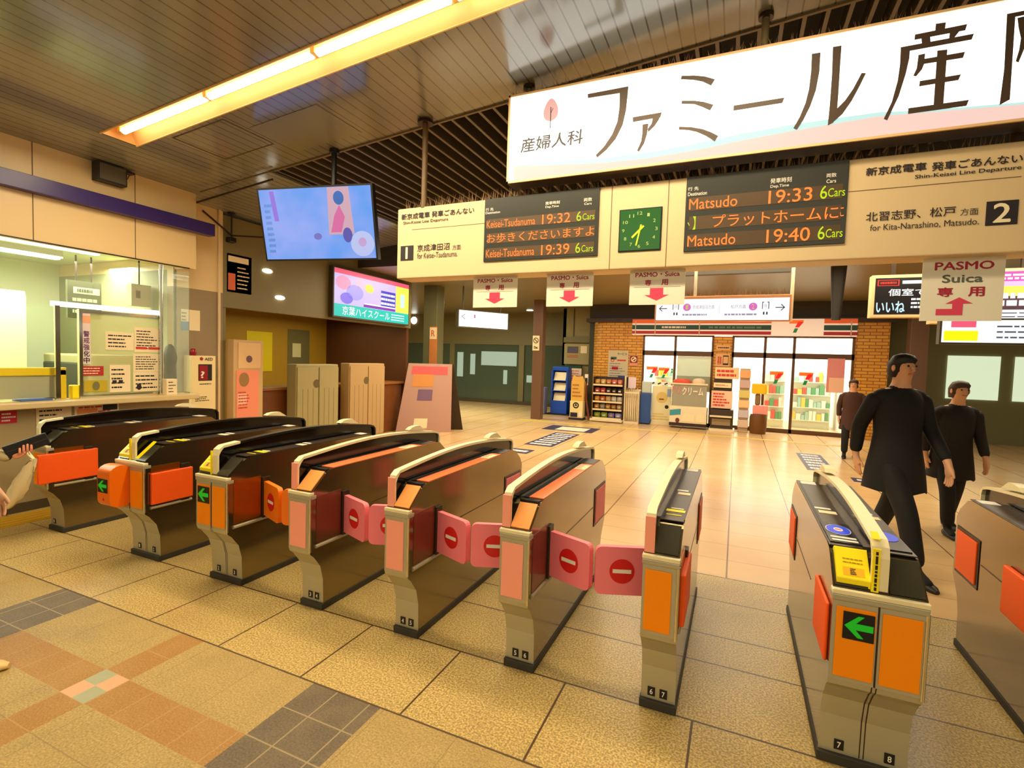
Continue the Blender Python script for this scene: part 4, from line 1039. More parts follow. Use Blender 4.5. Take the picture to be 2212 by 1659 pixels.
ab(.58, .79, .36, .72, lm('indigo', (70, 60, 210), .8), 2); ab(.35, .79, .27, .33, lm('purple', (140, 50, 190), .8), 2); ab(.36, .79, .33, .36, lm('white', (250, 250, 250)), 2)
for a, c, r, col in ((.10, .72, .12, (240, 150, 190)), (.24, .55, .14, (170, 160, 240)), (.42, .70, .08, (236, 220, 90)), (.14, .40, .10, (130, 110, 230)), (.30, .78, .09, (240, 190, 220))):
    s_.disc((X + .005, y0 + (y1 - y0) * a, z0 + (z1 - z0) * c), (0, r * 1.6, 0), (0, 0, r), lm('blob_%d_%d_%d' % col, col), 20)
lines(s_, (X + .006, y0 + (y1 - y0) * .58, z0 + (z1 - z0) * .37), (0, (y1 - y0) * .2, 0), (0, 0, .26), 3, lm('white', (250, 250, 250)), .5, False, 4)
ab(.87, .93, .40, .72, lm('pale_blue', (200, 236, 250)), 3)
s_.txt('京葉ハイスクール', (X + .006, y0 + (y1 - y0) * .09, z0 + .03), (0, (y1 - y0) * .62, 0), (0, 0, .16), lm('white', (250, 250, 250)), .01)
lines(s_, (X + .006, y0 + (y1 - y0) * .73, z0 + .03), (0, (y1 - y0) * .2, 0), (0, 0, .15), 3, lm('white', (250, 250, 250)), .4, False, 4)
s_.build('lit_face', g_)
g_ = thing('lit_sign', 'small white lit guidance sign hanging in the far left concourse', 'sign', (-5.2, 10.0, 2.3))
a, b = Vector((-5.7, 9.85, 0)), Vector((-5.0, 11.0, 0)); d = (b - a).normalized(); n = Vector((d.y, -d.x, 0))
s_ = MB(); s_.prism([a + Vector((0, 0, 2.28)), b + Vector((0, 0, 2.28)), b + Vector((0, 0, 2.68)), a + Vector((0, 0, 2.68))], -n * .12, mat('sign_case_grey', (90, 84, 60), .5)); s_.build('case', g_)
s_ = MB(); s_.prism([a + d * .02 + Vector((0, 0, 2.30)), b - d * .02 + Vector((0, 0, 2.30)), b - d * .02 + Vector((0, 0, 2.66)), a + d * .02 + Vector((0, 0, 2.66))], n * .006, mat('lit_sign_white', (240, 246, 255), .4, emit=1.6))
s_.txt('く', a + d * .08 + n * .008 + Vector((0, 0, 2.46)), d * .10, (0, 0, .12), mat('slate_ink', (70, 80, 130), .5)); s_.obox(a + d * .42 + n * .008 + Vector((0, 0, 2.54)), d * .015, n * .001, (0, 0, .04), mat('rose_ink', (214, 80, 130), .5)); s_.build('lit_face', g_)
for k in (.15, 1.15):
    s_ = MB(); c = a + d * k - n * .06; s_.tube([c + Vector((0, 0, 2.66)), c + Vector((0, 0, 3.21))], .018, mat('sign_case_grey'), 8); s_.build('hanger_post', g_)
# wooden counter, cabinets, stand, posters
g_ = thing('shop_counter', 'brown wooden shop counter along the left concourse behind the gates', 'counter', (-6.75, 7.4, 0))
s_ = MB(); s_.box(-7.0, -6.62, 5.35, 9.1, 0, 1.0, mat('brown_wood', (120, 66, 18), .5, noise=.2, nscale=6)); s_.build('body', g_, bevel=.01)
s_ = MB(); s_.box(-7.05, -6.58, 5.33, 9.12, 1.0, 1.05, mat('counter_top_wood', (150, 96, 40), .4)); s_.build('worktop', g_, bevel=.008)
def cabinet(y0, y1, z1, label, m, taper=.0):
    g_ = thing('locker_cabinet', label, 'cabinet', (-6.45, (y0 + y1) / 2, 0))
    s_ = MB(); s_.box(-6.56, -6.36, y0, y1, 0, z1, m); s_.build('body', g_, bevel=.015)
    for k in range(2):
        a = y0 + .02 + k * (y1 - y0) / 2; e = a + (y1 - y0) / 2 - .03
        s_ = MB(); s_.box(-6.36, -6.345, a, e, .08, z1 - .05, m)
        for j in range(1, 4): s_.box(-6.3455, -6.343, a + (e - a) * j / 4 - .003, a + (e - a) * j / 4 + .003, .1, z1 - .4, mat('groove_olive', (120, 108, 66), .6))
        s_.build('door', g_, bevel=.004)
    s_ = MB(); s_.disc((-6.342, (y0 + y1) / 2 - .05, z1 - .32), (0, .07, 0), (0, 0, .07), mat('emblem_olive', (110, 92, 52), .5), 20); s_.build('round_emblem', g_)
cabinet(5.95, 6.88, 1.42, 'pale sage grooved cabinet with a round emblem, left one before the counter', mat('sage_cabinet', (176, 164, 112), .5))
cabinet(7.15, 8.15, 1.44, 'fawn cabinet with a round emblem, right one before the counter', mat('fawn_cabinet', (190, 158, 108), .5))
g_ = thing('poster_stand', 'beige stand with a salmon pink poster by the office wall end', 'poster stand', (-6.4, 5.05, 0))
s_ = MB(); s_.box(-6.5, -6.36, 4.86, 5.34, 0, 1.76, mat('stand_beige', (212, 176, 124), .5)); s_.build('body', g_, bevel=.01)
s_ = MB(); s_.box(-6.36, -6.352, 4.93, 5.29, 1.36, 1.72, mat('stand_cream', (236, 196, 140), .5)); s_.disc((-6.349, 5.1, 1.49), (0, .05, 0), (0, 0, .05), mat('mauve_mark', (110, 76, 90), .5), 16); s_.build('upper_panel', g_)
s_ = MB(); s_.box(-6.36, -6.352, 4.9, 5.26, .55, 1.33, mat('salmon_poster', (250, 150, 118), .6)); s_.disc((-6.349, 5.02, 1.2), (0, .08, 0), (0, 0, .1), mat('olive_mark', (160, 120, 66), .6), 16)
s_.box(-6.352, -6.350, 4.92, 5.06, .84, 1.0, mat('pale_rose', (255, 206, 176), .6)); lines(s_, (-6.349, 4.93, .78), (0, .18, 0), (0, 0, .26), 6, REDINK, .4, True, 4); s_.build('poster', g_)
for i, (y, zc, m, lab) in enumerate(((6.2, 1.75, mat('poster_orange', (226, 150, 60), .6), 'orange and white poster on the yellow shop wall, leftmost'), (7.3, 1.6, mat('poster_lemon', (240, 216, 10), .6), 'bright lemon yellow poster on the shop wall'), (8.3, 1.7, mat('poster_grey', (120, 112, 72), .6), 'grey framed poster on the yellow shop wall, rightmost'))):
    s_ = MB(); s_.box(-8.8, -8.79, y - .3, y + .3, zc - .4, zc + .4, m); s_.box(-8.79, -8.786, y - .18, y + .05, zc - .2, zc + .1, mat('poster_pale', (230, 226, 180), .6)); tag(s_.build('poster'), lab, 'poster')
s_ = MB(); s_.box(-8.2, -7.95, 5.4, 5.7, 0, 2.415, mat('dark_brown_post', (44, 30, 16), .5)); tag(s_.build('shop_post', bevel=.01), 'dark brown post inside the yellow shop', 'post')
g_ = thing('standing_poster', 'mauve leaning poster board at the right end of the shop counter', 'poster board', (-6.25, 9.0, 0))
c = Vector((-5.98, 9.0, 0)); u = Vector((.46, .35, 0)); t_ = Vector((-.02, .25, 1.45))
s_ = MB(); s_.prism([c - u, c + u, c + u * .8 + t_, c - u * .8 + t_], (-.02, .03, 0), mat('mauve_poster', (186, 144, 128), .6)); s_.build('board', g_)
s_ = MB(); nn = u.cross(t_).normalized() * .004
def pb(a, b, cc, d_, m, k=1):
    s_.poly([c + u * (2 * x - 1) * (1 - .2 * z) + t_ * z + nn * k for x, z in ((a, cc), (b, cc), (b, d_), (a, d_))], m)
pb(.1, .9, .84, .96, mat('poster_rose', (230, 90, 90), .6)); pb(.15, .6, .66, .84, mat('poster_amber', (210, 140, 70), .6)); pb(.3, .6, .46, .62, mat('poster_violet', (120, 90, 120), .6)); pb(.3, .55, .06, .2, PAPER); s_.build('print', g_)
s_ = MB(); s_.prism([c + Vector((0, .5, 0)) - u, c + Vector((0, .5, 0)) + u, c + u * .8 + t_ + Vector((0, .035, 0)), c - u * .8 + t_ + Vector((0, .035, 0))], (0, .02, 0), BROWNM); s_.build('back_leg', g_)
# panel painted with glass reflections, high in the opening after the office
s_ = MB(); s_.box(-6.53, -6.5, 4.86, 5.25, 2.42, 2.95, mat('case_brown', (146, 126, 92), .4)); s_.box(-6.5, -6.498, 4.88, 4.99, 2.45, 2.68, mat('case_orange', (232, 110, 60), .5)); s_.box(-6.5, -6.498, 4.88, 5.2, 2.84, 2.92, PAPER)
lines(s_, (-6.497, 5.02, 2.46), (0, .2, 0), (0, 0, .34), 6, PAPER, .3, True, 4)
tag(s_.build('reflection_panel'), 'brown panel with painted glass reflections and an orange patch after the cream pipe', 'poster')
# downlights
for i, (x, y, lab) in enumerate(((-6.2, 15.3, 'round downlight of the far ceiling left of the mauve column'), (-8.5, 7.9, ''), (-12.0, 13.5, ''), (-11.4, 11.0, ''), (-2.6, 12.6, ''))):
    if not lab: continue
    s_ = MB(); s_.lathe([(.11, -.012), (.10, -.02), (.02, -.02)], (x, y, 3.2), mat('downlight_glow', (255, 250, 230), .4, emit=5), 20); tag(s_.build('downlight'), lab, 'ceiling light')
for (px_, lab) in (((583, 585), 'bright downlight under the soffit below the monitor'), ((610, 643), 'dimmer downlight under the monitor, above the pink poster stand'), ((893, 692), 'small round lamp on the far wall beside the lit pink and teal advert')):
    p_ = atX(px_[0], px_[1], -6.44) if px_[0] < 800 else atY(px_[0], px_[1], 16.36)
    s_ = MB()
    if px_[0] < 800: s_.loft([[(p_.x - .06 + d_, p_.y + .085 * w_ * math.cos(q * math.pi / 10), p_.z + .032 * w_ * math.sin(q * math.pi / 10)) for q in range(20)] for d_, w_ in ((0, 1), (.02, 1), (.035, .6))], mat('downlight_glow'))
    else: s_.lathe([(.14, 0), (.12, .04), (.02, .05)], (p_.x, 16.4, p_.z), mat('downlight_glow'), 18, (0, -1, 0), (1, 0, 0))
    tag(s_.build('downlight'), lab, 'ceiling light')

# ================================================================ HANGING GUIDANCE SIGN
GY = 8.0
g_ = thing('guidance_sign', 'long white lit platform guidance sign with arrows hanging before the shop', 'sign', (-.27, GY, 2.25))
s_ = MB(); s_.box(-1.185, .65, GY, GY + .14, 2.25, 2.62, mat('copper_case', (214, 150, 104), .4)); s_.build('case', g_, bevel=.006)
s_ = MB(); s_.box(-1.165, .625, GY - .004, GY, 2.265, 2.575, mat('lit_guidance', (255, 255, 255), .4, emit=1.0)); s_.build('lit_face', g_)
s_ = MB(); sl = mat('slate_ink'); pk = mat('lit_magenta', (238, 120, 214), .4, emit=.75); y = GY - .006
for sx, cx_ in ((1, -1.06), (-1, .51)):
    s_.obox((cx_, y, 2.44), (.055, 0, 0), (0, .001, 0), (0, 0, .006), sl)
    for k in (1, -1): s_.obox((cx_ - sx * .036, y, 2.44 + k * .02), (.022, 0, k * .022 * sx), (0, .001, 0), (.004, 0, -.004 * k * sx), sl)
    e = cx_ + sx * .18
    s_.box(e - .045, e - .035, y, y + .001, 2.42, 2.52, sl); s_.box(e + .035, e + .045, y, y + .001, 2.42, 2.52, sl); s_.box(e - .045, e - .02, y, y + .001, 2.51, 2.52, sl); s_.box(e + .02, e + .045, y, y + .001, 2.51, 2.52, sl); s_.box(e - .012, e - .008, y, y + .001, 2.44, 2.49, sl); s_.box(e + .008, e + .012, y, y + .001, 2.44, 2.49, sl); s_.box(e - .03, e - .01, y, y + .001, 2.34, 2.38, sl); s_.box(e + .01, e + .03, y, y + .001, 2.34, 2.38, sl)
    c_ = cx_ + sx * .34; s_.disc((c_, y, 2.455), (.055, 0, 0), (0, 0, .055), pk, 24); s_.txt('1' if sx > 0 else '2', (c_ - .018, y - .002, 2.42), (.036, 0, 0), (0, 0, .07), WHITE, .02)
pale = mat('pale_sign_ink', (196, 190, 214), .5, emit=.5)
s_.txt('京成津田沼方面', (-.64, y, 2.43), (.30, 0, 0), (0, 0, .055), pale); s_.txt('松戸方面', (-.12, y, 2.43), (.2, 0, 0), (0, 0, .055), pale); s_.box(-.275, -.272, y, y + .001, 2.34, 2.5, pale)
lines(s_, (-.78, y, 2.33), (.34, 0, 0), (0, 0, .03), 1, pale, .8, False, 3); lines(s_, (-.2, y, 2.33), (.42, 0, 0), (0, 0, .03), 1, pale, .8, False, 4)
s_.build('lettering', g_)
for x in (-.62, .655):
    s_ = MB(); s_.box(x - .02, x + .02, GY + .04, GY + .09, 2.62 if x < 0 else 2.25, 3.2, CREAM if x > 0 else mat('thin_post', (190, 176, 150), .5)); s_.build('hanger_post', g_)
o = spikes('bird_spikes', -.95, .62, GY + .02, GY + .12, 2.62, 'short bird spikes on top of the white guidance sign', .12, 170)
s_ = MB(); s_.box(-1.0, .64, GY + .3, GY + .4, 2.98, 3.2, SOFFIT); tag(s_.build('ceiling_beam'), 'dark beam under the far ceiling above the guidance sign', 'beam')

# ================================================================ CONVENIENCE STORE
g_ = None
SYY = 14.0
f = MB()
def brick(x0, x1, z0, z1, y=SYY):
    o = len(f.v); f.add([(x0, y, z0), (x1, y, z0), (x1, y, z1), (x0, y, z1)], [(0, 1, 2, 3)], M_BRICK); f.uv[len(f.f) - 1] = [(x0, z0), (x1, z0), (x1, z1), (x0, z1)]
brick(-3.35, -2.34, 0, 2.78); brick(-.56, -.13, 0, 2.34); brick(2.48, 3.14, 0, 2.78); brick(-2.34, 2.48, 2.74, 2.78)
R_ = .45; N = 10                                  # rounded left corner
for k in range(N):
    a0, a1 = math.radians(90 * k / N), math.radians(90 * (k + 1) / N)
    p = [(-3.35 - R_ * math.sin(a), SYY + R_ - R_ * math.cos(a)) for a in (a0, a1)]
    f.add([(p[1][0], p[1][1], 0), (p[0][0], p[0][1], 0), (p[0][0], p[0][1], 2.72), (p[1][0], p[1][1], 2.72)], [(0, 1, 2, 3)], M_BRICK); u0, u1 = -3.35 - R_ * a1, -3.35 - R_ * a0
    f.uv[len(f.f) - 1] = [(u0, 0), (u1, 0), (u1, 2.72), (u0, 2.72)]
f.add([(-3.8, SYY + R_, 0), (-3.8, 17, 0), (-3.8, 17, 2.72), (-3.8, SYY + R_, 2.72)], [(0, 1, 2, 3)], M_BRICK); f.uv[len(f.f) - 1] = [(0, 0), (2.5, 0), (2.5, 2.7), (0, 2.7)]
f.add([(3.14, SYY, 0), (3.14, 17, 0), (3.14, 17, 2.78), (3.14, SYY, 2.78)], [(0, 1, 2, 3)], M_BRICK); f.uv[len(f.f) - 1] = [(0, 0), (3, 0), (3, 2.7), (0, 2.7)]
f.box(-2.84, -2.836, SYY - .004, SYY, 0, 2.78, SEAM)
f.box(-3.85, 3.3, SYY + .02, SYY + .6, 2.72, 3.2, SOFFIT); f.box(-3.9, 3.3, 13.86, 14.4, 2.70, 2.80, BROWNM)
SW = mat('store_white', (250, 248, 236), .5)
f.box(-3.7, 3.1, 16.9, 16.95, 0, 2.8, SW); f.box(-3.7, 3.1, 14.1, 16.9, 2.68, 2.7, SW); f.box(-2.45, -2.40, 14.3, 16.9, 0, 2.7, SW); f.box(2.44, 2.48, 14.0, 16.9, 0, 2.7, SW)
o = f.build('wall_back_store'); o.name = 'wall_back_2'; struct(o)
uvl = o.data.uv_layers.new(name='uv')
for i, p in enumerate(o.data.polygons):
    if i in f.uv:
        for li, uvv in zip(p.loop_indices, f.uv[i]): uvl.data[li].uv = uvv
# glazing
BR = mat('brown_window_frame', (96, 62, 34), .4)
def glazing(name, x0, x1, mids, trz=(1.82, 1.95), lit=None):
    t = MB(); y = SYY
    for x in [x0, x1 - .05] + [m - .03 for m in mids]: t.box(x, x + (.05 if x in (x0, x1 - .05) else .06), y - .03, y + .04, 0, 2.34, BR)
    t.box(x0, x1, y - .03, y + .04, trz[0], trz[1], BR); t.box(x0, x1, y - .03, y + .04, 2.32, 2.36, BR); t.box(x0, x1, y - .03, y + .04, 0, .10, BR)
    t.box(x0, x1, y, y + .006, .1, 2.34, GLASS)
    return struct(t.build(name))
glazing('door_1', -2.34, -.56, [-1.5]); glazing('door_2', -.13, 2.48, [.62, 1.25])
# fascia with stripes
g_ = thing('shop_fascia', 'long shop fascia with orange green and red stripes above the bright store', 'fascia', (0, 13.9, 2.36))
FW_ = mat('fascia_white', (250, 226, 206), .4, emit=.35)
s_ = MB(); s_.box(-2.62, 2.48, 13.84, 14.0, 2.36, 2.77, FW_); s_.build('board', g_)
for (za, zb, m, nm) in ((2.66, 2.77, mat('stripe_orange', (232, 96, 30), .4, emit=.25), 'orange_stripe'), (2.50, 2.62, mat('stripe_green', (10, 70, 54), .4), 'green_stripe'), (2.385, 2.465, mat('stripe_red', (176, 18, 40), .4, emit=.1), 'red_stripe')):
    s_ = MB()
    for a, b in ((-2.62, .72), (1.82, 2.48)): s_.box(a, b, 13.834, 13.84, za, zb, m)
    s_.build(nm, g_)
for x in (-2.53, -2.02, -.92, 2.36):
    s_ = MB(); s_.box(x - .012, x + .012, 13.826, 13.836, 2.36, 2.72, mat('fascia_clip', (220, 200, 180), .4)); s_.build('clip', g_)
s_ = MB()
lines(s_, (-1.85, 13.832, 2.53), (.6, 0, 0), (0, 0, .06), 1, WHITE, .8, False, 3); lines(s_, (-.7, 13.832, 2.53), (1.2, 0, 0), (0, 0, .06), 1, mat('faint_green_ink', (90, 140, 120), .5), .8, False, 4); s_.build('lettering', g_)
def seven(mb, x, y, z, s, i=False):
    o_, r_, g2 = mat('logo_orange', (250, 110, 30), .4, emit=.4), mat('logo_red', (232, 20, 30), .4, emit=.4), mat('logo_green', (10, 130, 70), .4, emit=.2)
    mb.poly([(x, y, z + s), (x + s, y, z + s), (x + s * .95, y, z + s * .72), (x, y, z + s * .72)], o_)
    mb.poly([(x + s * .62, y - .001, z + s * .86), (x + s, y - .001, z + s * .86), (x + s * .7, y - .001, z + s * .42), (x + s * .42, y - .001, z + s * .42)], r_)
    mb.poly([(x + s * .40, y - .001, z + s * .34), (x + s * .64, y - .001, z + s * .34), (x + s * .52, y - .001, z), (x + s * .28, y - .001, z)], g2)
    if i: mb.disc((x + s * 1.22, y, z + s * .85), (s * .09, 0, 0), (0, 0, s * .09), g2, 12); mb.obox((x + s * 1.22, y, z + s * .62), (s * .06, 0, 0), (0, .001, 0), (0, 0, s * .1), g2)
s_ = MB(); seven(s_, 1.1, 13.832, 2.44, .3); s_.build('number_logo', g_)
for x, z, s, i_, lab in ((-2.22, 1.22, .30, False, 'orange red green numeral sticker on the left store door, left one'), (-1.90, 1.22, .28, True, 'orange red green numeral sticker with a small green letter on the left store door'), (.75, 1.2, .3, False, 'orange red green numeral sticker on the right store door, left leaf'), (1.38, 1.2, .3, False, 'orange red green numeral sticker on the right store door, right leaf')):
    s_ = MB(); seven(s_, x, SYY - .034, z, s, i_); tag(s_.build('window_sticker'), lab, 'window sticker', 'numeral stickers on the store glass')
# inside of the store
for i, x in enumerate((-1.9, -.95, .3, 1.5)):
    s_ = MB(); s_.box(x - .3, x + .3, 14.25, 16.6, 2.655, 2.68, mat('store_tube', (255, 253, 244), .4, emit=4)); tag(s_.build('ceiling_light'), ('leftmost of the four white ceiling lamps inside the store', 'second from left of the four white ceiling lamps inside the store', 'third from left of the four white ceiling lamps inside the store', 'rightmost of the four white ceiling lamps inside the store')[i], 'ceiling light')
def shelfunit(x0, x1, y, label, cols):
    g_ = thing('store_shelf', label, 'shelf', ((x0 + x1) / 2, y + .2, 0))
    s_ = MB(); s_.box(x0, x1, y, y + .4, 0, 1.5, mat('shelf_green_white', (220, 232, 206), .5)); s_.build('back', g_)
    for k in range(4):
        s_ = MB(); s_.box(x0, x1, y - .12, y, .2 + k * .34, .22 + k * .34, WHITE); s_.build('shelf_board', g_)
    rnd = random.Random(int(x0 * 10)); s_ = MB()
    for k in range(4):
        x = x0 + .03
        while x < x1 - .1:
            w = rnd.uniform(.06, .12); s_.box(x, x + w, y - .1, y - .02, .222 + k * .34, .222 + k * .34 + rnd.uniform(.12, .26), rnd.choice(cols)); x += w + .01
    o = s_.build('packed_goods', g_); o['kind'] = 'stuff'
gc = [mat('goods_green', (60, 150, 90), .5), mat('goods_red', (210, 60, 50), .5), mat('goods_white', (240, 236, 220), .5), mat('goods_aqua', (150, 200, 180), .5), mat('goods_yellow', (236, 200, 60), .5)]
shelfunit(-2.2, -1.6, 15.3, 'store shelf behind the left door with the numeral stickers', gc); shelfunit(.7, 1.2, 15.3, 'store shelf behind the blurred door right of the brick pier', gc); shelfunit(1.4, 2.3, 15.6, 'rightmost store shelf behind the glass', gc)
s_ = MB(); s_.box(-1.45, -.6, 14.12, 14.16, .9, 1.82, mat('frosted_poster', (216, 226, 196), .5, emit=.25)); s_.box(-1.45, -.6, 14.11, 14.12, .9, 1.3, mat('frosted_sage', (150, 154, 120), .5)); tag(s_.build('window_panel', bevel=.002), 'pale frosted panel behind the store window right of the door', 'panel')
# goods in front of the store
g_ = thing('snack_rack', 'five shelf snack rack before the rounded brick corner', 'rack', (-3.1, 13.55, 0))
rk = mat('rack_brown', (66, 44, 34), .5); x0, x1 = -3.52, -2.70
s_ = MB(); s_.box(x0, x1, 13.78, 13.80, .1, 1.2, rk); s_.box(x0, x0 + .02, 13.4, 13.8, .05, 1.2, rk); s_.box(x1 - .02, x1, 13.4, 13.8, .05, 1.2, rk); s_.build('frame', g_)
s_ = MB(); s_.box(x0 - .03, x1 + .01, 13.28, 13.8, .02, .08, CREAM); s_.build('base', g_, bevel=.005)
zs = (.10, .33, .54, .76, .99)
for z in zs:
    s_ = MB(); s_.box(x0 + .02, x1 - .02, 13.36, 13.78, z - .02, z, rk); s_.box(x0 + .02, x1 - .02, 13.345, 13.36, z - .025, z + .02, mat('shelf_edge_cream', (236, 214, 170), .5)); s_.build('shelf_board', g_)
rows = [((150, 176, 40), (160, 190, 50), (150, 140, 200), (176, 170, 226)), ((210, 140, 50), (170, 166, 160), (216, 150, 50), (190, 130, 50), (206, 170, 120)), ((236, 160, 50), (230, 120, 60), (236, 196, 130), (236, 232, 214), (240, 236, 220)), ((206, 90, 80), (214, 80, 90), (90, 60, 60), (60, 52, 52), (70, 60, 58)), ((200, 150, 60), (206, 160, 80), (190, 110, 60), (206, 90, 80), (214, 110, 90))]
wh = ('bottom', 'second lowest', 'middle', 'second highest', 'top')
nth = ('first', 'second', 'third', 'fourth', 'fifth')
cn = {}
for r, cols in enumerate(rows):
    n = len(cols); w = (x1 - x0 - .06) / n
    for k, c in enumerate(cols):
        s_ = MB(); xa = x0 + .03 + k * w; z = zs[r]; m = mat('bag_%d_%d_%d' % c, c, .35); hh = .15
        prof = [[(xa + w * .08, 13.50 + d_ * .9, z + h_), (xa + w * .92, 13.50 + d_ * .9, z + h_), (xa + w * .92, 13.50 + e_, z + h_), (xa + w * .08, 13.50 + e_, z + h_)] for d_, e_, h_ in ((-.01, .01, .001), (-.05, .04, .04), (-.05, .04, .11), (-.006, .006, hh))]
        s_.loft(prof, m); s_.box(xa + w * .28, xa + w * .7, 13.448, 13.456, z + .05, z + .085, WHITE if (k + r) % 2 else mat('bag_label_tan', (226, 190, 120), .5))
        tag(s_.build('snack_bag'), '%s snack bag from the left on the %s shelf of the rack' % (nth[k], wh[r]), 'snack bag', 'snack bags on the rack')
g_ = thing('umbrella_rack', 'white rack of folded clear umbrellas beside the snack rack', 'rack', (-2.48, 13.5, 0))
s_ = MB(); s_.box(-2.68, -2.29, 13.42, 13.7, 0, .05, CREAM); s_.box(-2.68, -2.66, 13.42, 13.7, .05, 1.25, CREAM); s_.box(-2.31, -2.29, 13.42, 13.7, .05, .86, CREAM); s_.box(-2.68, -2.29, 13.68, 13.7, .05, .9, CREAM); s_.box(-2.66, -2.31, 13.43, 13.45, .80, .83, CREAM); s_.build('frame', g_, bevel=.003)
s_ = MB(); s_.box(-2.62, -2.42, 13.6, 13.62, .92, 1.22, mat('card_lilac', (226, 206, 220), .5)); s_.box(-2.66, -2.62, 13.59, 13.62, .88, 1.22, BLACK); s_.build('price_card', g_)
for k in range(6):
    s_ = MB(); x = -2.63 + k * .055; s_.lathe([(.006, .06), (.020, .2), (.024, .5), (.018, .72), (.007, .80), (.007, .90)], (x, 13.55, 0), mat('clear_umbrella_film', (236, 218, 180), .3), 8); s_.tube([(x, 13.55, .90), (x, 13.53, .935), (x, 13.50, .93)], .007, [mat('handle_green', (150, 190, 60), .5), mat('handle_red', (180, 60, 60), .5), WHITE][k % 3], 6)
    tag(s_.build('umbrella'), 'folded pale umbrella, %s from the left in the white rack' % ('first', 'second', 'third', 'fourth', 'fifth', 'sixth')[k], 'umbrella', 'umbrellas in the rack')
s_ = MB(); x0 = -2.86; s_.box(-3.27, -2.72, 13.975, 13.985, 1.15, 1.93, mat('greige_board', (206, 190, 156), .5)); s_.box(-3.2, -3.04, 13.97, 13.976, 1.68, 1.75, mat('green_mark', (60, 80, 60), .5)); s_.disc((-3.15, 13.97, 1.66), (.05, 0, 0), (0, 0, .05), REDINK, 14, .6)
s_.box(-3.02, -2.78, 13.97, 13.976, 1.64, 1.68, REDINK); s_.box(-3.16, -2.99, 13.97, 13.976, 1.40, 1.48, mat('crimson_tag', (190, 20, 50), .5)); s_.box(-2.98, -2.76, 13.97, 13.976, 1.16, 1.24, mat('navy_tag', (50, 70, 160), .5)); s_.txt('サービス', (-3.02, 13.97, 1.80), (.26, 0, 0), (0, 0, .07), mat('green_mark'), .02)
lines(s_, (-3.22, 13.97, 1.2), (.45, 0, 0), (0, 0, .4), 6, mat('slate_ink'), .2, True, 3); o = s_.build('service_board'); tag(o, 'tall greige services board on the brick wall above the snack rack', 'sign board')
s_ = MB(); s_.box(-2.68, -2.46, 13.975, 13.985, 1.52, 1.80, mat('salmon_sign', (230, 150, 120), .5)); s_.box(-2.67, -2.47, 13.97, 13.976, 1.6, 1.79, mat('sign_maroon', (130, 30, 30), .5)); s_.disc((-2.57, 13.968, 1.695), (.075, 0, 0), (0, 0, .075), PAPER, 20, .7); s_.obox((-2.57, 13.967, 1.695), (.045, 0, .045), (0, .001, 0), (.012, 0, -.012), PAPER); tag(s_.build('no_smoking_sign'), 'small red square sign with a pale ring on the brick by the store door', 'sign')
s_ = MB(); s_.box(-2.28, -2.02, 13.55, 13.9, .02, .82, mat('box_blue', (40, 80, 150), .5)); s_.box(-2.26, -2.03, 13.6, 13.85, .82, 1.12, mat('box_pale', (196, 206, 196), .5)); tag(s_.build('vending_bin', bevel=.02), 'blue bin with a pale top beside the umbrella rack', 'bin')
g_ = thing('poster_board', 'low cream poster board with a smiling round drawing at the store door', 'poster board', (-1.8, 13.7, 0))
s_ = MB(); s_.box(-2.0, -1.52, 13.7, 13.74, .08, 1.02, mat('poster_cream', (236, 226, 180), .5)); s_.box(-2.0, -1.52, 13.66, 13.8, 0, .08, CREAM); s_.build('board', g_, bevel=.004)
s_ = MB(); s_.disc((-1.75, 13.698, .72), (.14, 0, 0), (0, 0, .15), mat('drawing_tan', (226, 196, 110), .6), 20); s_.box(-1.82, -1.70, 13.692, 13.698, .66, .69, mat('drawing_brown', (110, 50, 40), .6)); s_.box(-1.62, -1.53, 13.692, 13.698, .75, .95, mat('drawing_blue', (150, 170, 206), .6)); s_.disc((-1.62, 13.695, .48), (.05, 0, 0), (0, 0, .05), INK, 10); lines(s_, (-1.97, 13.694, .12), (.42, 0, 0), (0, 0, .2), 3, mat('drawing_tan'), .4, True, 4); s_.build('drawing', g_)
for x in (-1.93, -1.75, -1.57): pass
s_ = MB(); s_.box(-2.3, -1.45, 13.93, 13.94, 1.03, 1.12, WHITE)
for k in range(5): s_.obox((-2.2 + k * .17, 13.928, 1.075), (.04, 0, .02), (0, .001, 0), (-.008, 0, .016), INK)
tag(s_.build('door_strip'), 'white strip with black dashes across the store door', 'strip')
g_ = thing('glass_showcase', 'glass fronted showcase with pink lettering before the store window', 'showcase', (-1.05, 13.5, 0))
s_ = MB(); s_.box(-1.5, -.62, 13.3, 13.8, .06, .14, mat('dark_base', (50, 34, 30), .5)); s_.box(-1.5, -.62, 13.3, 13.8, .14, .52, mat('showcase_cream', (236, 222, 190), .5)); s_.box(-1.44, -.66, 13.4, 13.8, .52, 1.12, mat('showcase_back', (132, 116, 84), .4)); s_.build('body', g_, bevel=.006)
s_ = MB(); s_.box(-1.48, -.64, 13.33, 13.34, .56, 1.10, mat('showcase_glass', (220, 220, 200), .05, alpha=.25)); s_.box(-1.5, -.62, 13.31, 13.8, 1.10, 1.13, CREAM); s_.box(-1.5, -.62, 13.31, 13.36, .52, .56, CREAM); s_.build('glass', g_)
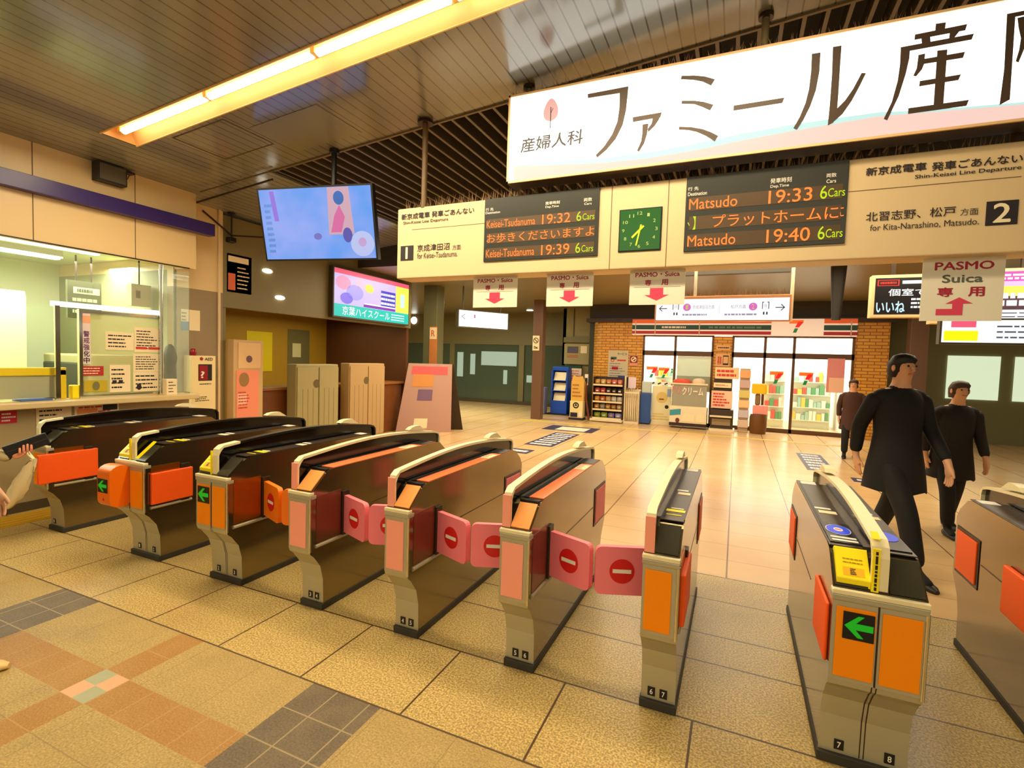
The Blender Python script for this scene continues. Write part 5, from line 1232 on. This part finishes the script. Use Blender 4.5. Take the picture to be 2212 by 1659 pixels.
s_ = MB(); s_.txt('アイス', (-1.46, 13.325, .86), (.2, 0, 0), (0, 0, .2), mat('pink_letters', (226, 120, 140), .5), .03); s_.txt('クリーム', (-1.22, 13.325, .84), (.5, 0, 0), (0, 0, .2), mat('pale_letters', (240, 226, 206), .5), .03); s_.obox((-1.36, 13.294, .40), (.13, 0, .02), (0, .002, 0), (0, 0, .07), mat('teal_cloud', (60, 150, 170), .5)); s_.box(-1.2, -.9, 13.292, 13.298, .18, .36, PAPER); s_.box(-.86, -.66, 13.292, 13.298, .18, .36, PAPER); s_.disc((-1.30, 13.29, .2), (.05, 0, 0), (0, 0, .06), mat('drawing_brown'), 12); s_.build('lettering', g_)
s_ = MB(); s_.loft([[(-1.25 + .22 * r_ * math.cos(k * .785), 13.55 + .1 * math.sin(k * .785), z) for k in range(8)] for r_, z in ((1, 1.13), (1.05, 1.17), (.8, 1.22), (.5, 1.24))], mat('red_wrapper', (226, 84, 60), .4)); tag(s_.build('gift_pack'), 'red wrapped pack on top of the glass showcase', 'pack')
s_ = MB(); s_.loft([[(-.85 + .16 * r_ * math.cos(k * .785), 13.55 + .1 * math.sin(k * .785), z) for k in range(8)] for r_, z in ((1, 1.13), (1.05, 1.18), (.8, 1.24), (.4, 1.26))], mat('pale_wrapper', (236, 206, 170), .4)); tag(s_.build('gift_pack'), 'pale wrapped pack on top of the glass showcase', 'pack')
g_ = thing('poster_rack', 'dark rack with stacked pink and cream posters left of the brick pier', 'rack', (-.32, 13.45, 0))
s_ = MB(); s_.box(-.56, .02, 13.25, 13.75, 0, .06, CREAM); s_.box(-.54, -.02, 13.4, 13.75, .06, .52, mat('rack_dark', (62, 44, 30), .5)); s_.box(-.5, -.08, 13.38, 13.4, .14, .3, mat('rack_print', (150, 130, 96), .5)); s_.box(-.55, -.05, 13.3, 13.4, .34, .38, CREAM); s_.box(-.5, -.1, 13.55, 13.75, .52, 1.3, mat('rack_dark')); s_.build('frame', g_, bevel=.004)
for (a, b, c_, d_, m, seed) in ((-.54, -.06, .55, .98, mat('poster_pinkish', (250, 206, 176), .6), 3), (-.50, -.1, 1.06, 1.18, mat('poster_cream'), 4), (-.48, .06, 1.28, 1.56, mat('poster_buff', (240, 210, 160), .6), 5)):
    s_ = MB(); s_.box(a, b, 13.5, 13.52, c_, d_, m); lines(s_, (a + .04, 13.498, c_ + .04), (b - a - .08, 0, 0), (0, 0, d_ - c_ - .08), 5 if d_ - c_ > .3 else 2, REDINK, .6, True, seed); s_.build('poster', g_)
s_ = MB(); s_.box(-.5, -.17, 13.985, 13.99, 1.58, 1.9, mat('pier_notice', (244, 186, 130), .6)); s_.txt('募集', (-.46, 13.982, 1.62), (.1, 0, 0), (0, 0, .22), REDINK, .02); s_.box(-.33, -.2, 13.98, 13.985, 1.62, 1.86, INK); s_.box(-.32, -.21, 13.978, 13.981, 1.66, 1.83, mat('pier_notice')); tag(s_.build('notice'), 'orange notice with a dark frame on the narrow brick pier', 'notice')
s_ = MB(); s_.box(-.5, -.17, 13.985, 13.99, 2.0, 2.12, mat('pier_notice')); lines(s_, (-.46, 13.982, 2.03), (.26, 0, 0), (0, 0, .05), 1, INK, .6, False, 4); tag(s_.build('notice'), 'small orange strip notice high on the brick pier', 'notice')
g_ = thing('display_stand', 'blurred stand with a yellow top and a brown barrel base by the store door', 'display stand', (.52, 13.45, 0))
s_ = MB(); s_.lathe([(.17, 0), (.19, .1), (.19, .38), (.17, .46)], (.53, 13.5, 0), mat('barrel_brown', (110, 66, 16), .5), 18); s_.build('barrel', g_)
s_ = MB(); s_.box(.40, .72, 13.42, 13.6, .46, .68, mat('stand_pink', (250, 160, 150), .5)); s_.build('pink_box', g_, bevel=.02)
s_ = MB(); s_.box(.44, .56, 13.5, 13.56, .68, .95, mat('stand_stem', (140, 110, 70), .5)); s_.box(.36, .68, 13.44, 13.58, .95, 1.2, mat('stand_yellow', (246, 200, 10), .5)); s_.build('yellow_top', g_, bevel=.03)
g_ = thing('goods_stand', 'blurred shelf of pastel goods right of the brick pier', 'shelf', (.15, 13.6, 0))
s_ = MB(); s_.box(.09, .31, 13.5, 13.8, 0, 1.55, mat('stand_pale', (206, 186, 156), .5)); s_.build('body', g_, bevel=.01)
for k, c in enumerate(((226, 200, 180), (206, 196, 206), (246, 206, 150), (226, 206, 120), (206, 176, 176), (240, 176, 120))):
    s_ = MB(); s_.box(.08, .32, 13.44, 13.5, .12 + k * .24, .30 + k * .24, mat('pastel_%d' % k, c, .5)); s_.build('goods_tray', g_, bevel=.01)
s_ = MB(); s_.box(1.95, 2.3, 13.93, 13.95, 1.05, 1.85, mat('pink_poster', (236, 150, 150), .5)); s_.box(2.0, 2.3, 13.92, 13.93, 1.05, 1.4, mat('pale_rose')); tag(s_.build('poster'), 'pink poster on the right store window', 'poster')
# left of the store: notice boards, newspaper racks, cardboard figure
s_ = MB(); s_.box(-4.86, -4.02, 14.9, 14.98, 1.5, 2.12, mat('notice_case', (168, 152, 100), .5)); s_.box(-4.76, -4.42, 14.89, 14.9, 1.84, 2.04, mat('case_print', (90, 80, 96), .5)); s_.box(-4.34, -4.14, 14.89, 14.9, 1.84, 2.06, PAPER); lines(s_, (-4.76, 14.888, 1.7), (.34, 0, 0), (0, 0, .1), 2, REDINK, .4, False, 4); tag(s_.build('notice_case', bevel=.006), 'olive notice case high on the wall above the newspaper rack', 'notice case')
s_ = MB(); s_.box(-5.0, -4.3, 14.88, 14.98, .1, 1.46, mat('board_deep_green', (10, 70, 36), .5)); s_.box(-4.72, -4.28, 14.87, 14.88, .76, 1.38, mat('board_paper', (246, 214, 190), .6)); lines(s_, (-4.68, 14.868, .8), (.36, 0, 0), (0, 0, .54), 7, REDINK, .3, True, 6); tag(s_.build('notice_board'), 'deep green board with a pink paper behind the newspaper rack', 'notice board')
g_ = thing('newspaper_rack', 'tall blue newspaper rack by the olive wall left of the store', 'newspaper rack', (-4.75, 14.4, 0))
bl = mat('rack_blue', (20, 80, 196), .45); s_ = MB(); s_.box(-5.0, -4.5, 14.2, 14.6, .04, .40, bl); s_.box(-5.0, -4.96, 14.2, 14.6, .4, 1.3, bl); s_.box(-4.54, -4.5, 14.2, 14.6, .4, 1.3, bl); s_.box(-5.0, -4.5, 14.56, 14.6, .4, 1.3, bl); s_.box(-5.1, -4.2, 14.15, 14.65, 0, .04, BLACK); s_.build('frame', g_, bevel=.005)
for k, z in enumerate((.42, .72, 1.02)):
    s_ = MB(); s_.box(-4.96, -4.54, 14.2, 14.56, z - .02, z, bl); s_.build('shelf_board', g_)
    s_ = MB(); s_.obox((-4.75, 14.3, z + .12), (.18, 0, 0), (0, .02, .01), (0, .05, .11), PAPER); lines(s_, (-4.92, 14.258, z + .03), (.34, 0, 0), (0, .08, .17), 4, INK, .4, True, k)
    tag(s_.build('newspaper_bundle'), 'bundle of newspapers on the %s of the blue rack' % ('lowest shelf', 'middle shelf', 'top shelf')[k], 'newspapers', 'newspapers in the blue rack')
s_ = MB(); s_.box(-5.0, -4.5, 14.3, 14.6, 1.3, 1.42, bl); s_.build('header', g_, bevel=.02)
s_ = MB(); s_.box(-4.18, -4.02, 14.3, 14.56, 0, .75, mat('box_cobalt', (20, 96, 196), .45)); s_.box(-4.17, -4.03, 14.28, 14.3, .08, .35, mat('box_label_olive', (140, 140, 100), .5)); tag(s_.build('collection_box', bevel=.01), 'cobalt blue box right of the tall newspaper rack', 'box')
s_ = MB(); s_.box(-5.45, -5.12, 14.0, 14.3, 0, .8, mat('slate_blue_bag', (120, 130, 170), .6)); tag(s_.build('hand_truck', bevel=.05), 'blurred slate blue bundle left of the newspaper rack', 'bundle')
g_ = thing('cardboard_display', 'cream and gold cardboard display with a black drop mark beside the store corner', 'cardboard display', (-3.95, 13.3, 0))
s_ = MB(); s_.box(-4.12, -3.76, 13.3, 13.55, .06, .52, mat('display_cream', (246, 226, 160), .6)); s_.box(-4.12, -3.76, 13.36, 13.55, .52, 1.05, mat('display_gold', (226, 176, 80), .6)); s_.prism([(-4.12, 13.4, 1.05), (-3.76, 13.4, 1.05), (-3.82, 13.4, 1.2), (-3.94, 13.4, 1.16), (-4.08, 13.4, 1.22)], (0, .03, 0), mat('display_gold')); s_.box(-4.14, -3.74, 13.28, 13.57, 0, .06, mat('display_dark', (40, 30, 50), .6)); s_.build('body', g_, bevel=.006)
s_ = MB(); s_.disc((-3.95, 13.298, .40), (.085, 0, 0), (0, 0, .085), INK, 18, .6); s_.poly([(-3.985, 13.297, .38), (-3.915, 13.297, .38), (-3.95, 13.297, .47)], INK); s_.box(-4.1, -3.9, 13.294, 13.3, .08, .2, mat('display_dark')); s_.box(-3.86, -3.78, 13.294, 13.3, .1, .24, WHITE); lines(s_, (-4.08, 13.355, .6), (.28, 0, 0), (0, 0, .4), 4, mat('display_red', (180, 110, 40), .6), .4, True, 3); s_.build('print', g_)
s_ = MB(); s_.tube([(-3.76, 13.6, 1.15), (-3.73, 13.5, .6), (-3.60, 13.4, .04)], .03, mat('banner_maroon', (120, 50, 30), .6), 8); s_.box(-3.80, -3.71, 13.55, 13.6, .95, 1.25, WHITE); s_.box(-3.79, -3.72, 13.545, 13.55, 1.0, 1.15, INK); tag(s_.build('rolled_banner'), 'rolled maroon banner leaning at the left side of the snack rack', 'banner')

# ================================================================ RIGHT: hanging lit adverts
def advert(name, x0, x1, y, z0, z1, label, parts, cm, posts=True):
    g_ = thing(name, label, 'advert', ((x0 + x1) / 2, y, z0))
    s_ = MB(); s_.box(x0 - .04, x1 + .04, y, y + .15, z0 - .04, z1 + .04, mat('advert_cream_case', (250, 214, 160), .4)); s_.build('case', g_, bevel=.006)
    s_ = MB(); s_.box(x0, x1, y - .004, y, z0, z1, cm); parts(s_, x0, x1, y - .006, z0, z1); s_.build('lit_face', g_)
    for x in (x0 + .2, x1 - .2):
        s_ = MB(); s_.box(x - .02, x + .02, y + .05, y + .09, z1 + .04, 3.21, BROWNM); s_.build('hanger_post', g_)
lw = lm('white', (250, 250, 250)); lk = mat('advert_black', (20, 14, 18), .3)
def p_black(s_, x0, x1, y, z0, z1):
    w, h = x1 - x0, z1 - z0
    s_.box(x0 + w * .02, x0 + w * .25, y, y + .001, z0 + h * .78, z0 + h * .95, lm('red', (230, 40, 30))); s_.box(x0 + w * .035, x0 + w * .235, y - .001, y, z0 + h * .80, z0 + h * .93, mat('advert_black')); lines(s_, (x0 + w * .05, y - .002, z0 + h * .83), (w * .17, 0, 0), (0, 0, h * .07), 1, lm('red', (230, 40, 30)), .9, False, 3)
    s_.box(x0 + w * .28, x0 + w * .5, y, y + .001, z0 + h * .83, z0 + h * .92, lw); s_.box(x0 + w * .60, x0 + w * .82, y, y + .001, z0 + h * .68, z1, lm('pale_blue', (200, 236, 250)))
    s_.txt('個室でしゃら', (x0 + w * .14, y, z0 + h * .50), (w * .78, 0, 0), (0, 0, h * .2), lw, .02)
    lines(s_, (x0 + w * .38, y, z0 + h * .14), (w * .3, 0, 0), (0, 0, h * .32), 3, lw, .5, False, 5); s_.txt('いいね', (x0 + w * .02, y, z0 + h * .04), (w * .3, 0, 0), (0, 0, h * .32), lm('pale_blue', (200, 236, 250)), .03); s_.box(x0 + w * .7, x0 + w * .95, y, y + .001, z0 + h * .05, z0 + h * .1, lw)
advert('lit_advert', 1.60, 2.62, 8.0, 2.335, 2.80, 'black lit advert with white lettering, left of the bent arrow sign', p_black, lk)
def p_pink(s_, x0, x1, y, z0, z1):
    w, h = x1 - x0, z1 - z0
    s_.box(x0, x1, y, y + .001, z0 + h * .80, z1, lm('hot_pink', (236, 60, 180))); s_.box(x0, x1, y, y + .001, z0 + h * .66, z0 + h * .8, lm('orchid', (246, 190, 236))); s_.box(x0, x1, y, y + .001, z0 + h * .22, z0 + h * .66, mat('advert_plum', (70, 46, 70), .4)); s_.txt('ルミエ', (x0 + w * .28, y - .002, z0 + h * .84), (w * .5, 0, 0), (0, 0, h * .11), lw, .02) if 0 else lines(s_, (x0 + w * .3, y - .002, z0 + h * .82), (w * .6, 0, 0), (0, 0, h * .14), 2, lw, .6, False, 4)
    s_.box(x0 + w * .62, x1, y - .001, y, z0 + h * .5, z0 + h * .7, lm('lemon', (244, 244, 90))); lines(s_, (x0 + w * .25, y - .002, z0 + h * .28), (w * .7, 0, 0), (0, 0, h * .3), 2, lw, .75, False, 8); lines(s_, (x0 + w * .1, y - .002, z0 + h * .04), (w * .8, 0, 0), (0, 0, h * .15), 2, lm('slate', (110, 120, 150), .5), .3, False, 2)
advert('lit_advert', 2.40, 3.5, 8.6, 2.30, 2.93, 'pink and white lit advert, right of the bent arrow sign', p_pink, lw)
s_ = MB(); s_.box(2.1, 3.3, 7.3, 7.4, 1.93, 2.22, mat('advert_case'))
s_.box(2.12, 3.28, 7.295, 7.3, 1.95, 2.20, lm('white', (250, 250, 250))); s_.box(2.14, 2.44, 7.292, 7.295, 1.97, 2.08, lm('vivid_yellow', (246, 244, 0))); s_.box(2.20, 2.42, 7.292, 7.295, 2.12, 2.19, lm('rose_red', (240, 90, 120)))
for x in (2.2, 3.2): s_.box(x - .012, x + .012, 7.33, 7.36, 2.22, 3.9, BROWNM)
lines(s_, (2.6, 7.290, 1.98), (.6, 0, 0), (0, 0, .18), 3, lm('slate', (110, 120, 150), .5), .3, True, 8)
tag(s_.build('lit_advert'), 'low white lit advert with a vivid yellow block under the pink one', 'advert')
s_ = MB(); s_.tube([(1.36, 9.2, 2.36), (1.36, 9.2, 3.21)], [.06, .11], mat('charcoal_duct', (34, 30, 24), .6), 14); tag(s_.build('ceiling_speaker'), 'charcoal fitting hanging from the ceiling left of the black advert', 'ceiling fitting')

# ================================================================ FLOOR STICKERS
def sticker(x0, x1, y0, y1, label, n, rot=0, chars=None):
    s_ = MB(); m = mat('sticker_navy', (56, 50, 84), .4); s_.box(x0, x1, y0, y1, 0.0, .003, m)
    if chars: s_.txt(chars, (x0 + (x1 - x0) * .12, y0 + (y1 - y0) * .1, .004), (0, (y1 - y0) * .8, 0), (-(x1 - x0) * -.76 if 0 else (x1 - x0) * .76, 0, 0), mat('sticker_white', (236, 226, 220), .5), .02)
    lines(s_, (x0 + .06, y0 + .06, .0042), (x1 - x0 - .12, 0, 0), (0, y1 - y0 - .12, 0), n, mat('sticker_white', (236, 226, 220), .5), .55, False, 6)
    return tag(s_.build('floor_sticker'), label, 'floor sticker', 'navy direction stickers on the concourse floor')
sticker(-3.62, -3.06, 8.85, 10.7, 'longest navy floor sticker with white signs behind the pink gates', 7)
sticker(-3.65, -3.2, 7.95, 8.35, 'small navy floor sticker nearest the pink gates', 1)
s_ = MB(); s_.box(-4.1, -2.9, 11.05, 11.9, 0, .003, mat('sticker_navy')); s_.box(-3.8, -3.1, 11.15, 11.75, .003, .004, mat('sticker_pale', (226, 220, 190), .5)); tag(s_.build('floor_sticker'), 'pale framed floor sticker furthest towards the store', 'floor sticker', 'navy direction stickers on the concourse floor')
sticker(1.1, 1.5, 9.2, 10.9, 'navy floor sticker with white stripes behind the right gate', 6)
sticker(1.62, 2.1, 8.6, 8.9, 'small navy floor sticker beside the black coated walker', 1)
# ================================================================ PEOPLE
def skin(name, joints, bones, m, parent, sub=2, root=0):
    """one continuous skinned surface over a skeleton: joints {key: (x, y, z, r)}"""
    keys = list(joints); idx = {k: i for i, k in enumerate(keys)}
    me = bpy.data.meshes.new('sk'); me.from_pydata([joints[k][:3] for k in keys], [(idx[a], idx[b]) for a, b in bones], [])
    o = bpy.data.objects.new('sk', me); COL.objects.link(o)
    md = o.modifiers.new('skin', 'SKIN'); md.use_smooth_shade = True
    for i, k in enumerate(keys):
        j = joints[k]; r = j[3]; sv = me.skin_vertices[0].data[i]; sv.radius = (r, r if len(j) < 5 else j[4]); sv.use_root = (i == root)
    s = o.modifiers.new('sub', 'SUBSURF'); s.levels = sub; s.render_levels = sub
    dg = bpy.context.evaluated_depsgraph_get()
    nm = bpy.data.meshes.new_from_object(o.evaluated_get(dg)); nm.name = name
    bpy.data.objects.remove(o); bpy.data.meshes.remove(me)
    nm.materials.clear(); nm.materials.append(m)
    for p in nm.polygons: p.use_smooth = True
    ob = bpy.data.objects.new(name, nm); COL.objects.link(ob); ob.parent = parent
    return ob
SKIN = mat('skin', (226, 170, 130), .5); HAIRB = mat('hair_black', (20, 14, 12), .5); HAIRBR = mat('hair_brown', (66, 42, 28), .5)
def person(label, loc, rz, h=1.68, top=None, legs=None, hair=HAIRB, stride=.3, bag=None, arm=None, lean=.0, shoe=None):
    """a clothed figure facing local +y, feet on the floor; arm: target of the right hand in local space"""
    k = h / 1.7
    P_ = thing('person', label, 'person', loc); P_.rotation_euler = (0, 0, rz)
    top = top or mat('black_coat', (14, 13, 13), .8); legs = legs or mat('black_trousers', (18, 16, 16), .8); shoe = shoe or mat('dark_shoes', (24, 18, 14), .5)
    f, b = stride * .55, -stride * .45
    J = {}
    def j(n, x, y, z, r, r2=None): J[n] = (x * k, y * k, z * k, r * k) + ((r2 * k,) if r2 else ())
    j('pel', 0, 0, .93, .135, .10); j('wa', 0, .01 + lean * .3, 1.08, .12, .09); j('ch', 0, .0 + lean * .8, 1.28, .15, .10); j('ne', 0, -.005 + lean, 1.44, .058); j('hd0', 0, .015 + lean * 1.1, 1.52, .062); j('hd', 0, .02 + lean * 1.15, 1.60, .078, .095); j('hd2', 0, .01 + lean * 1.15, 1.665, .06, .075)
    for s, n in ((1, 'R'), (-1, 'L')):
        fy = f if s > 0 else b
        j('hip' + n, .09 * s, 0, .88, .085); j('kn' + n, .095 * s, fy * .55 + .05, .49, .058); j('an' + n, .095 * s, fy - .01, .085, .04); j('to' + n, .105 * s, fy + .14, .035, .034)
        j('sh' + n, .17 * s, lean * .9, 1.39, .058); 
        if arm and s > 0:
            ax, ay, az = (v / k for v in arm); j('el' + n, .24 * s, ay * .42, (1.39 + az) / 2 - .12, .042); j('wr' + n, ax, ay - .06, az, .028)
        else:
            sw = -fy * .5; j('el' + n, .235 * s, sw * .4 - .03 + lean * .5, 1.12, .042); j('wr' + n, .235 * s, sw + .06 + lean * .3, .88, .03); j('ha' + n, .23 * s, sw + .09 + lean * .3, .80, .036, .02)
        if 'ha' + n in J:
            hx, hy, hz = (v / k for v in J['ha' + n][:3])
            for q_, (dy, dl) in enumerate(((-.026, .052), (-.009, .064), (.009, .066), (.026, .058))):
                j('fa%d' % q_ + n, hx, hy + dy, hz - .035, .0095); j('fb%d' % q_ + n, hx - .006 * s, hy + dy * 1.05 + .004, hz - .035 - dl * .6, .009); j('fc%d' % q_ + n, hx - .020 * s, hy + dy + .006, hz - .035 - dl, .0075)
            j('ta' + n, hx - .006 * s, hy + .036, hz + .005, .011); j('tb' + n, hx - .014 * s, hy + .052, hz - .03, .0095)
    B = [('pel', 'wa'), ('wa', 'ch'), ('ch', 'ne'), ('ne', 'hd0'), ('hd0', 'hd'), ('hd', 'hd2')]
    for n in 'RL':
        B += [('pel', 'hip' + n), ('hip' + n, 'kn' + n), ('kn' + n, 'an' + n), ('an' + n, 'to' + n), ('ch', 'sh' + n), ('sh' + n, 'el' + n), ('el' + n, 'wr' + n)]
        if 'ha' + n in J:
            B.append(('wr' + n, 'ha' + n))
            for q_ in range(4): B += [('ha' + n, 'fa%d' % q_ + n), ('fa%d' % q_ + n, 'fb%d' % q_ + n), ('fb%d' % q_ + n, 'fc%d' % q_ + n)]
            B += [('ha' + n, 'ta' + n), ('ta' + n, 'tb' + n)]
    bd = skin('body', J, B, SKIN, P_)
    bd.data.materials.append(top); bd.data.materials.append(legs)   # clothes over everything but head and hands
    hands = [Vector(J[n_][:3]) for n_ in ('haR', 'haL') if n_ in J]
    for p_ in bd.data.polygons:
        c_ = p_.center
        if c_.z > 1.425 * k or any((c_ - q_).length < .115 * k for q_ in hands): continue
        p_.material_index = 1 if c_.z > .85 * k else 2
    hd = Vector(J['hd'][:3])
    mb = MB()                                     # face and hair
    for s in (1, -1):
        mb.lathe([(.001, -.004), (.009 * k, 0), (.006 * k, .006), (.001, .008)], hd + Vector((.032 * k * s, .088 * k, .012 * k)), INK, 10, (0, 1, 0), (1, 0, 0))
        mb.loft([[hd + Vector((s * (.076 + .012 * e) * k, (.0 + .022 * math.cos(q) * w) * k, (-.005 + .03 * math.sin(q) * w) * k)) for q in [q * math.pi / 4 for q in range(8)]] for e, w in ((0, .7), (.6, 1), (1, .6))], SKIN)
    mb.loft([[hd + Vector((.014 * w * math.cos(q) * k, (.088 + dy) * k, (-.012 + dz + .008 * math.sin(q) * w) * k)) for q in [q * math.pi / 4 for q in range(8)]] for dy, dz, w in ((-.01, .02, .5), (.006, .0, .9), (.018, -.012, 1), (.0, -.018, .6))], SKIN)
    mb.obox(hd + Vector((0, .086 * k, -.048 * k)), (.022 * k, 0, 0), (0, .006 * k, 0), (0, 0, .005 * k), mat('lips', (186, 96, 84), .5))
    mb.build('face', P_).matrix_parent_inverse = Matrix.Identity(4)
    mb = MB(); rings = []
    for z, ry, rx, dy in ((-.08, .07, .078, -.045), (-.03, .085, .09, -.03), (.025, .088, .092, -.028), (.06, .092, .088, -.004), (.095, .07, .068, -.004), (.112, .02, .02, -.004)):
        rings.append([hd + Vector((rx * math.cos(q * math.pi / 8) * k, (dy + ry * math.sin(q * math.pi / 8)) * k, z * k)) for q in range(16)])
    mb.loft(rings, hair); mb.build('hair', P_).matrix_parent_inverse = Matrix.Identity(4)
    mb = MB(); rings = []; by = f * .06           # knee length coat with its two sleeves
    for z, rx, ry in ((1.455, .062, .058), (1.43, .095, .075), (1.395, .165, .095), (1.32, .192, .122), (1.20, .186, .128), (1.06, .178, .124), (.94, .192, .134), (.78, .212, .15), (.62, .228, .168)):
        ly = lean * max(0, (z - .93) / .51)
        rings.append([Vector((rx * math.cos(q * math.pi / 12) * k, (ly + ry * math.sin(q * math.pi / 12) * (1 + (.25 * stride if z < .9 else 0))) * k, (z + (.012 * math.sin(q * 1.9) if z < .7 else 0)) * k)) for q in range(24)])
    mb.loft(rings[::-1], top); co = mb.build('coat', P_); co.matrix_parent_inverse = Matrix.Identity(4)
    for n in 'RL':
        S = {'sh': J['sh' + n][:3] + (.075 * k,), 'el': J['el' + n][:3] + (.060 * k,), 'wr': J['wr' + n][:3] + (.046 * k,)}
        skin('sleeve', S, [('sh', 'el'), ('el', 'wr')], top, P_)
    for n in 'RL':
        T = {'hip': J['hip' + n][:3] + (.105 * k,), 'kn': J['kn' + n][:3] + (.078 * k,), 'an': (J['an' + n][0], J['an' + n][1], .10 * k, .066 * k)}
        skin('trouser_leg', T, [('hip', 'kn'), ('kn', 'an')], legs, P_)
        a, t_ = J['an' + n], J['to' + n]
        mb = MB(); rings = []
        for q, w, hh in ((-.055, .022, .05), (-.03, .04, .085), (.03, .043, .09), (.10, .046, .062), (.16, .04, .045), (.195, .018, .03)):
            rings.append([Vector((a[0] + w * math.cos(e * math.pi / 5) * k, a[1] + q * k, max(.002, (hh * .5 + hh * .5 * math.sin(e * math.pi / 5)) * k))) for e in range(10)])
        mb.loft(rings, shoe); mb.build('shoe', P_).matrix_parent_inverse = Matrix.Identity(4)
    if bag:
        mb = MB(); x, y, z, w, hh = bag
        mb.loft([[Vector(((x + w * math.cos(q * math.pi / 6)) , (y + .09 * math.sin(q * math.pi / 6)) , z + v)) for q in range(12)] for v, w in ((0, w * .8), (.03, w), (hh * .7, w), (hh, w * .7))], mat('dark_bag', (30, 22, 16), .6)); mb.build('bag', P_).matrix_parent_inverse = Matrix.Identity(4)
    return P_
BROWNC = mat('brown_coat', (70, 40, 28), .8)
person('tall walker in a long black coat stepping through the right passage', (1.24, 5.12, 0), math.radians(205), 1.74, stride=.72)
person('smaller walker in a dark coat with brown hair following the black coated one', (2.02, 6.45, 0), math.radians(190), 1.52, top=mat('dark_brown_coat', (26, 20, 16), .8), hair=HAIRBR, stride=.4, lean=.05)
person('distant walker in a brown top and black skirted trousers before the store window', (1.95, 10.9, 0), math.radians(170), 1.42, top=BROWNC, hair=HAIRBR, stride=.25)
person('walker in a dark blue top cut by the right edge of the view', (3.86, 9.0, 0), math.radians(180), 1.6, top=mat('navy_top', (34, 32, 62), .8), stride=.3)
person('traveller mostly outside the left edge, only a pale shoe tip in view', (-3.47, 1.10, 0), math.radians(-40), 1.66, top=mat('grey_coat', (90, 84, 76), .8), stride=.16, shoe=mat('pale_shoe', (226, 190, 120), .5))
# traveller at the first gate: arm, hand with wallet and bag
ST_COAT = mat('stone_coat', (196, 176, 130), .8)
W0, W1 = atY(10, 978, 2.02), atY(104, 946, 2.26)  # the two ends of the black wallet
L = Vector((-5.85, 1.45, 0))
HP = W0.lerp(W1, .42) - Vector((0, 0, .055))      # middle of the palm, under the wallet
pl_ = person('traveller at the leftmost gate reaching in with a hand from outside the frame', tuple(L), 0, 1.6, top=ST_COAT, legs=mat('brown_trousers', (70, 60, 46), .8), stride=.1, arm=tuple(HP - L - (W1 - W0).normalized() * .075 + Vector((0, .06, -.01))))
ax = (W1 - W0).normalized(); up = Vector((0, 0, 1)); n2 = ax.cross(up).normalized(); u2 = n2.cross(ax).normalized()
g_ = thing('wallet', 'black wallet held over the leftmost gate by a hand', 'wallet', tuple(W0))
s_ = MB(); c = W0.lerp(W1, .5); s_.obox(c, ax * ((W1 - W0).length / 2), n2 * .014, u2 * .050, mat('wallet_black', (14, 14, 18), .45)); s_.build('cover', g_, bevel=.008, seg=3)
s_ = MB(); s_.obox(c + n2 * .0145, ax * ((W1 - W0).length * .46), n2 * .001, u2 * .003, mat('wallet_zip', (70, 66, 60), .4, .6)); s_.build('zip', g_)
# hand: palm below the wallet, fingers closing up over its near side, thumb on the far side
w0 = HP - L
fd = n2                                           # the near side, towards the camera
J = {'w': tuple(w0 - ax * .07 - up * .01) + (.027,), 'p0': tuple(w0 - ax * .02) + (.036, .020), 'p1': tuple(w0 + ax * .03) + (.040, .018)}
B = [('w', 'p0'), ('p0', 'p1')]
for i, (o_, ln) in enumerate(((-.036, .050), (-.012, .062), (.012, .060), (.036, .046))):
    q = w0 + ax * (.012 + o_) + fd * .022; a_ = 'f%da' % i
    J[a_] = tuple(q) + (.0098,); J['f%db' % i] = tuple(q + fd * .010 + up * ln * .45) + (.0095,); J['f%dc' % i] = tuple(q + fd * .004 + up * ln * .85) + (.0088,); J['f%dd' % i] = tuple(q - fd * .002 + up * ln * 1.15) + (.0076,)
    B += [('p1' if i > 1 else 'p0', a_), (a_, 'f%db' % i), ('f%db' % i, 'f%dc' % i), ('f%dc' % i, 'f%dd' % i)]
q = w0 - ax * .045
J['t0'] = tuple(q - fd * .012 + up * .01) + (.013,); J['t1'] = tuple(q - fd * .026 + ax * .02 + up * .035) + (.0115,); J['t2'] = tuple(q - fd * .024 + ax * .045 + up * .058) + (.0095,)
B += [('p0', 't0'), ('t0', 't1'), ('t1', 't2')]
skin('hand', J, B, mat('skin_pink', (230, 150, 112), .5), pl_, 2)
B0, B1 = atY(72, 992, 2.10), atY(18, 1098, 2.02)  # carrier bag from the fingers down
g_ = thing('carrier_bag', 'creased cream plastic carrier bag hanging from the hand at the leftmost gate', 'carrier bag', (B1.x, B1.y, B1.z))
rnd = random.Random(5); rings = []; dn = (B1 - B0); sd = Vector((.914, .405, 0)); bk = Vector((-.405, .914, 0))
for t_, w, th in ((0, .016, .012), (.12, .034, .02), (.28, .052, .028), (.45, .062, .036), (.62, .064, .04), (.78, .055, .04), (.92, .04, .03), (1.0, .014, .012)):
    rings.append([B0 + dn * t_ + sd * (w * math.cos(k * math.pi / 10) + rnd.uniform(-.011, .011)) + bk * (th * math.sin(k * math.pi / 10) + rnd.uniform(-.012, .012)) + up * rnd.uniform(-.006, .006) for k in range(20)])
s_ = MB(); s_.loft(rings, mat('carrier_plastic', (246, 226, 176), .4)); s_.build('sack', g_)
s_ = MB(); s_.tube([B0, B0.lerp(HP, .6) + up * .012, HP + ax * .03 + fd * .03, B0 + sd * .01], .007, mat('carrier_plastic'), 6); s_.build('handle', g_)
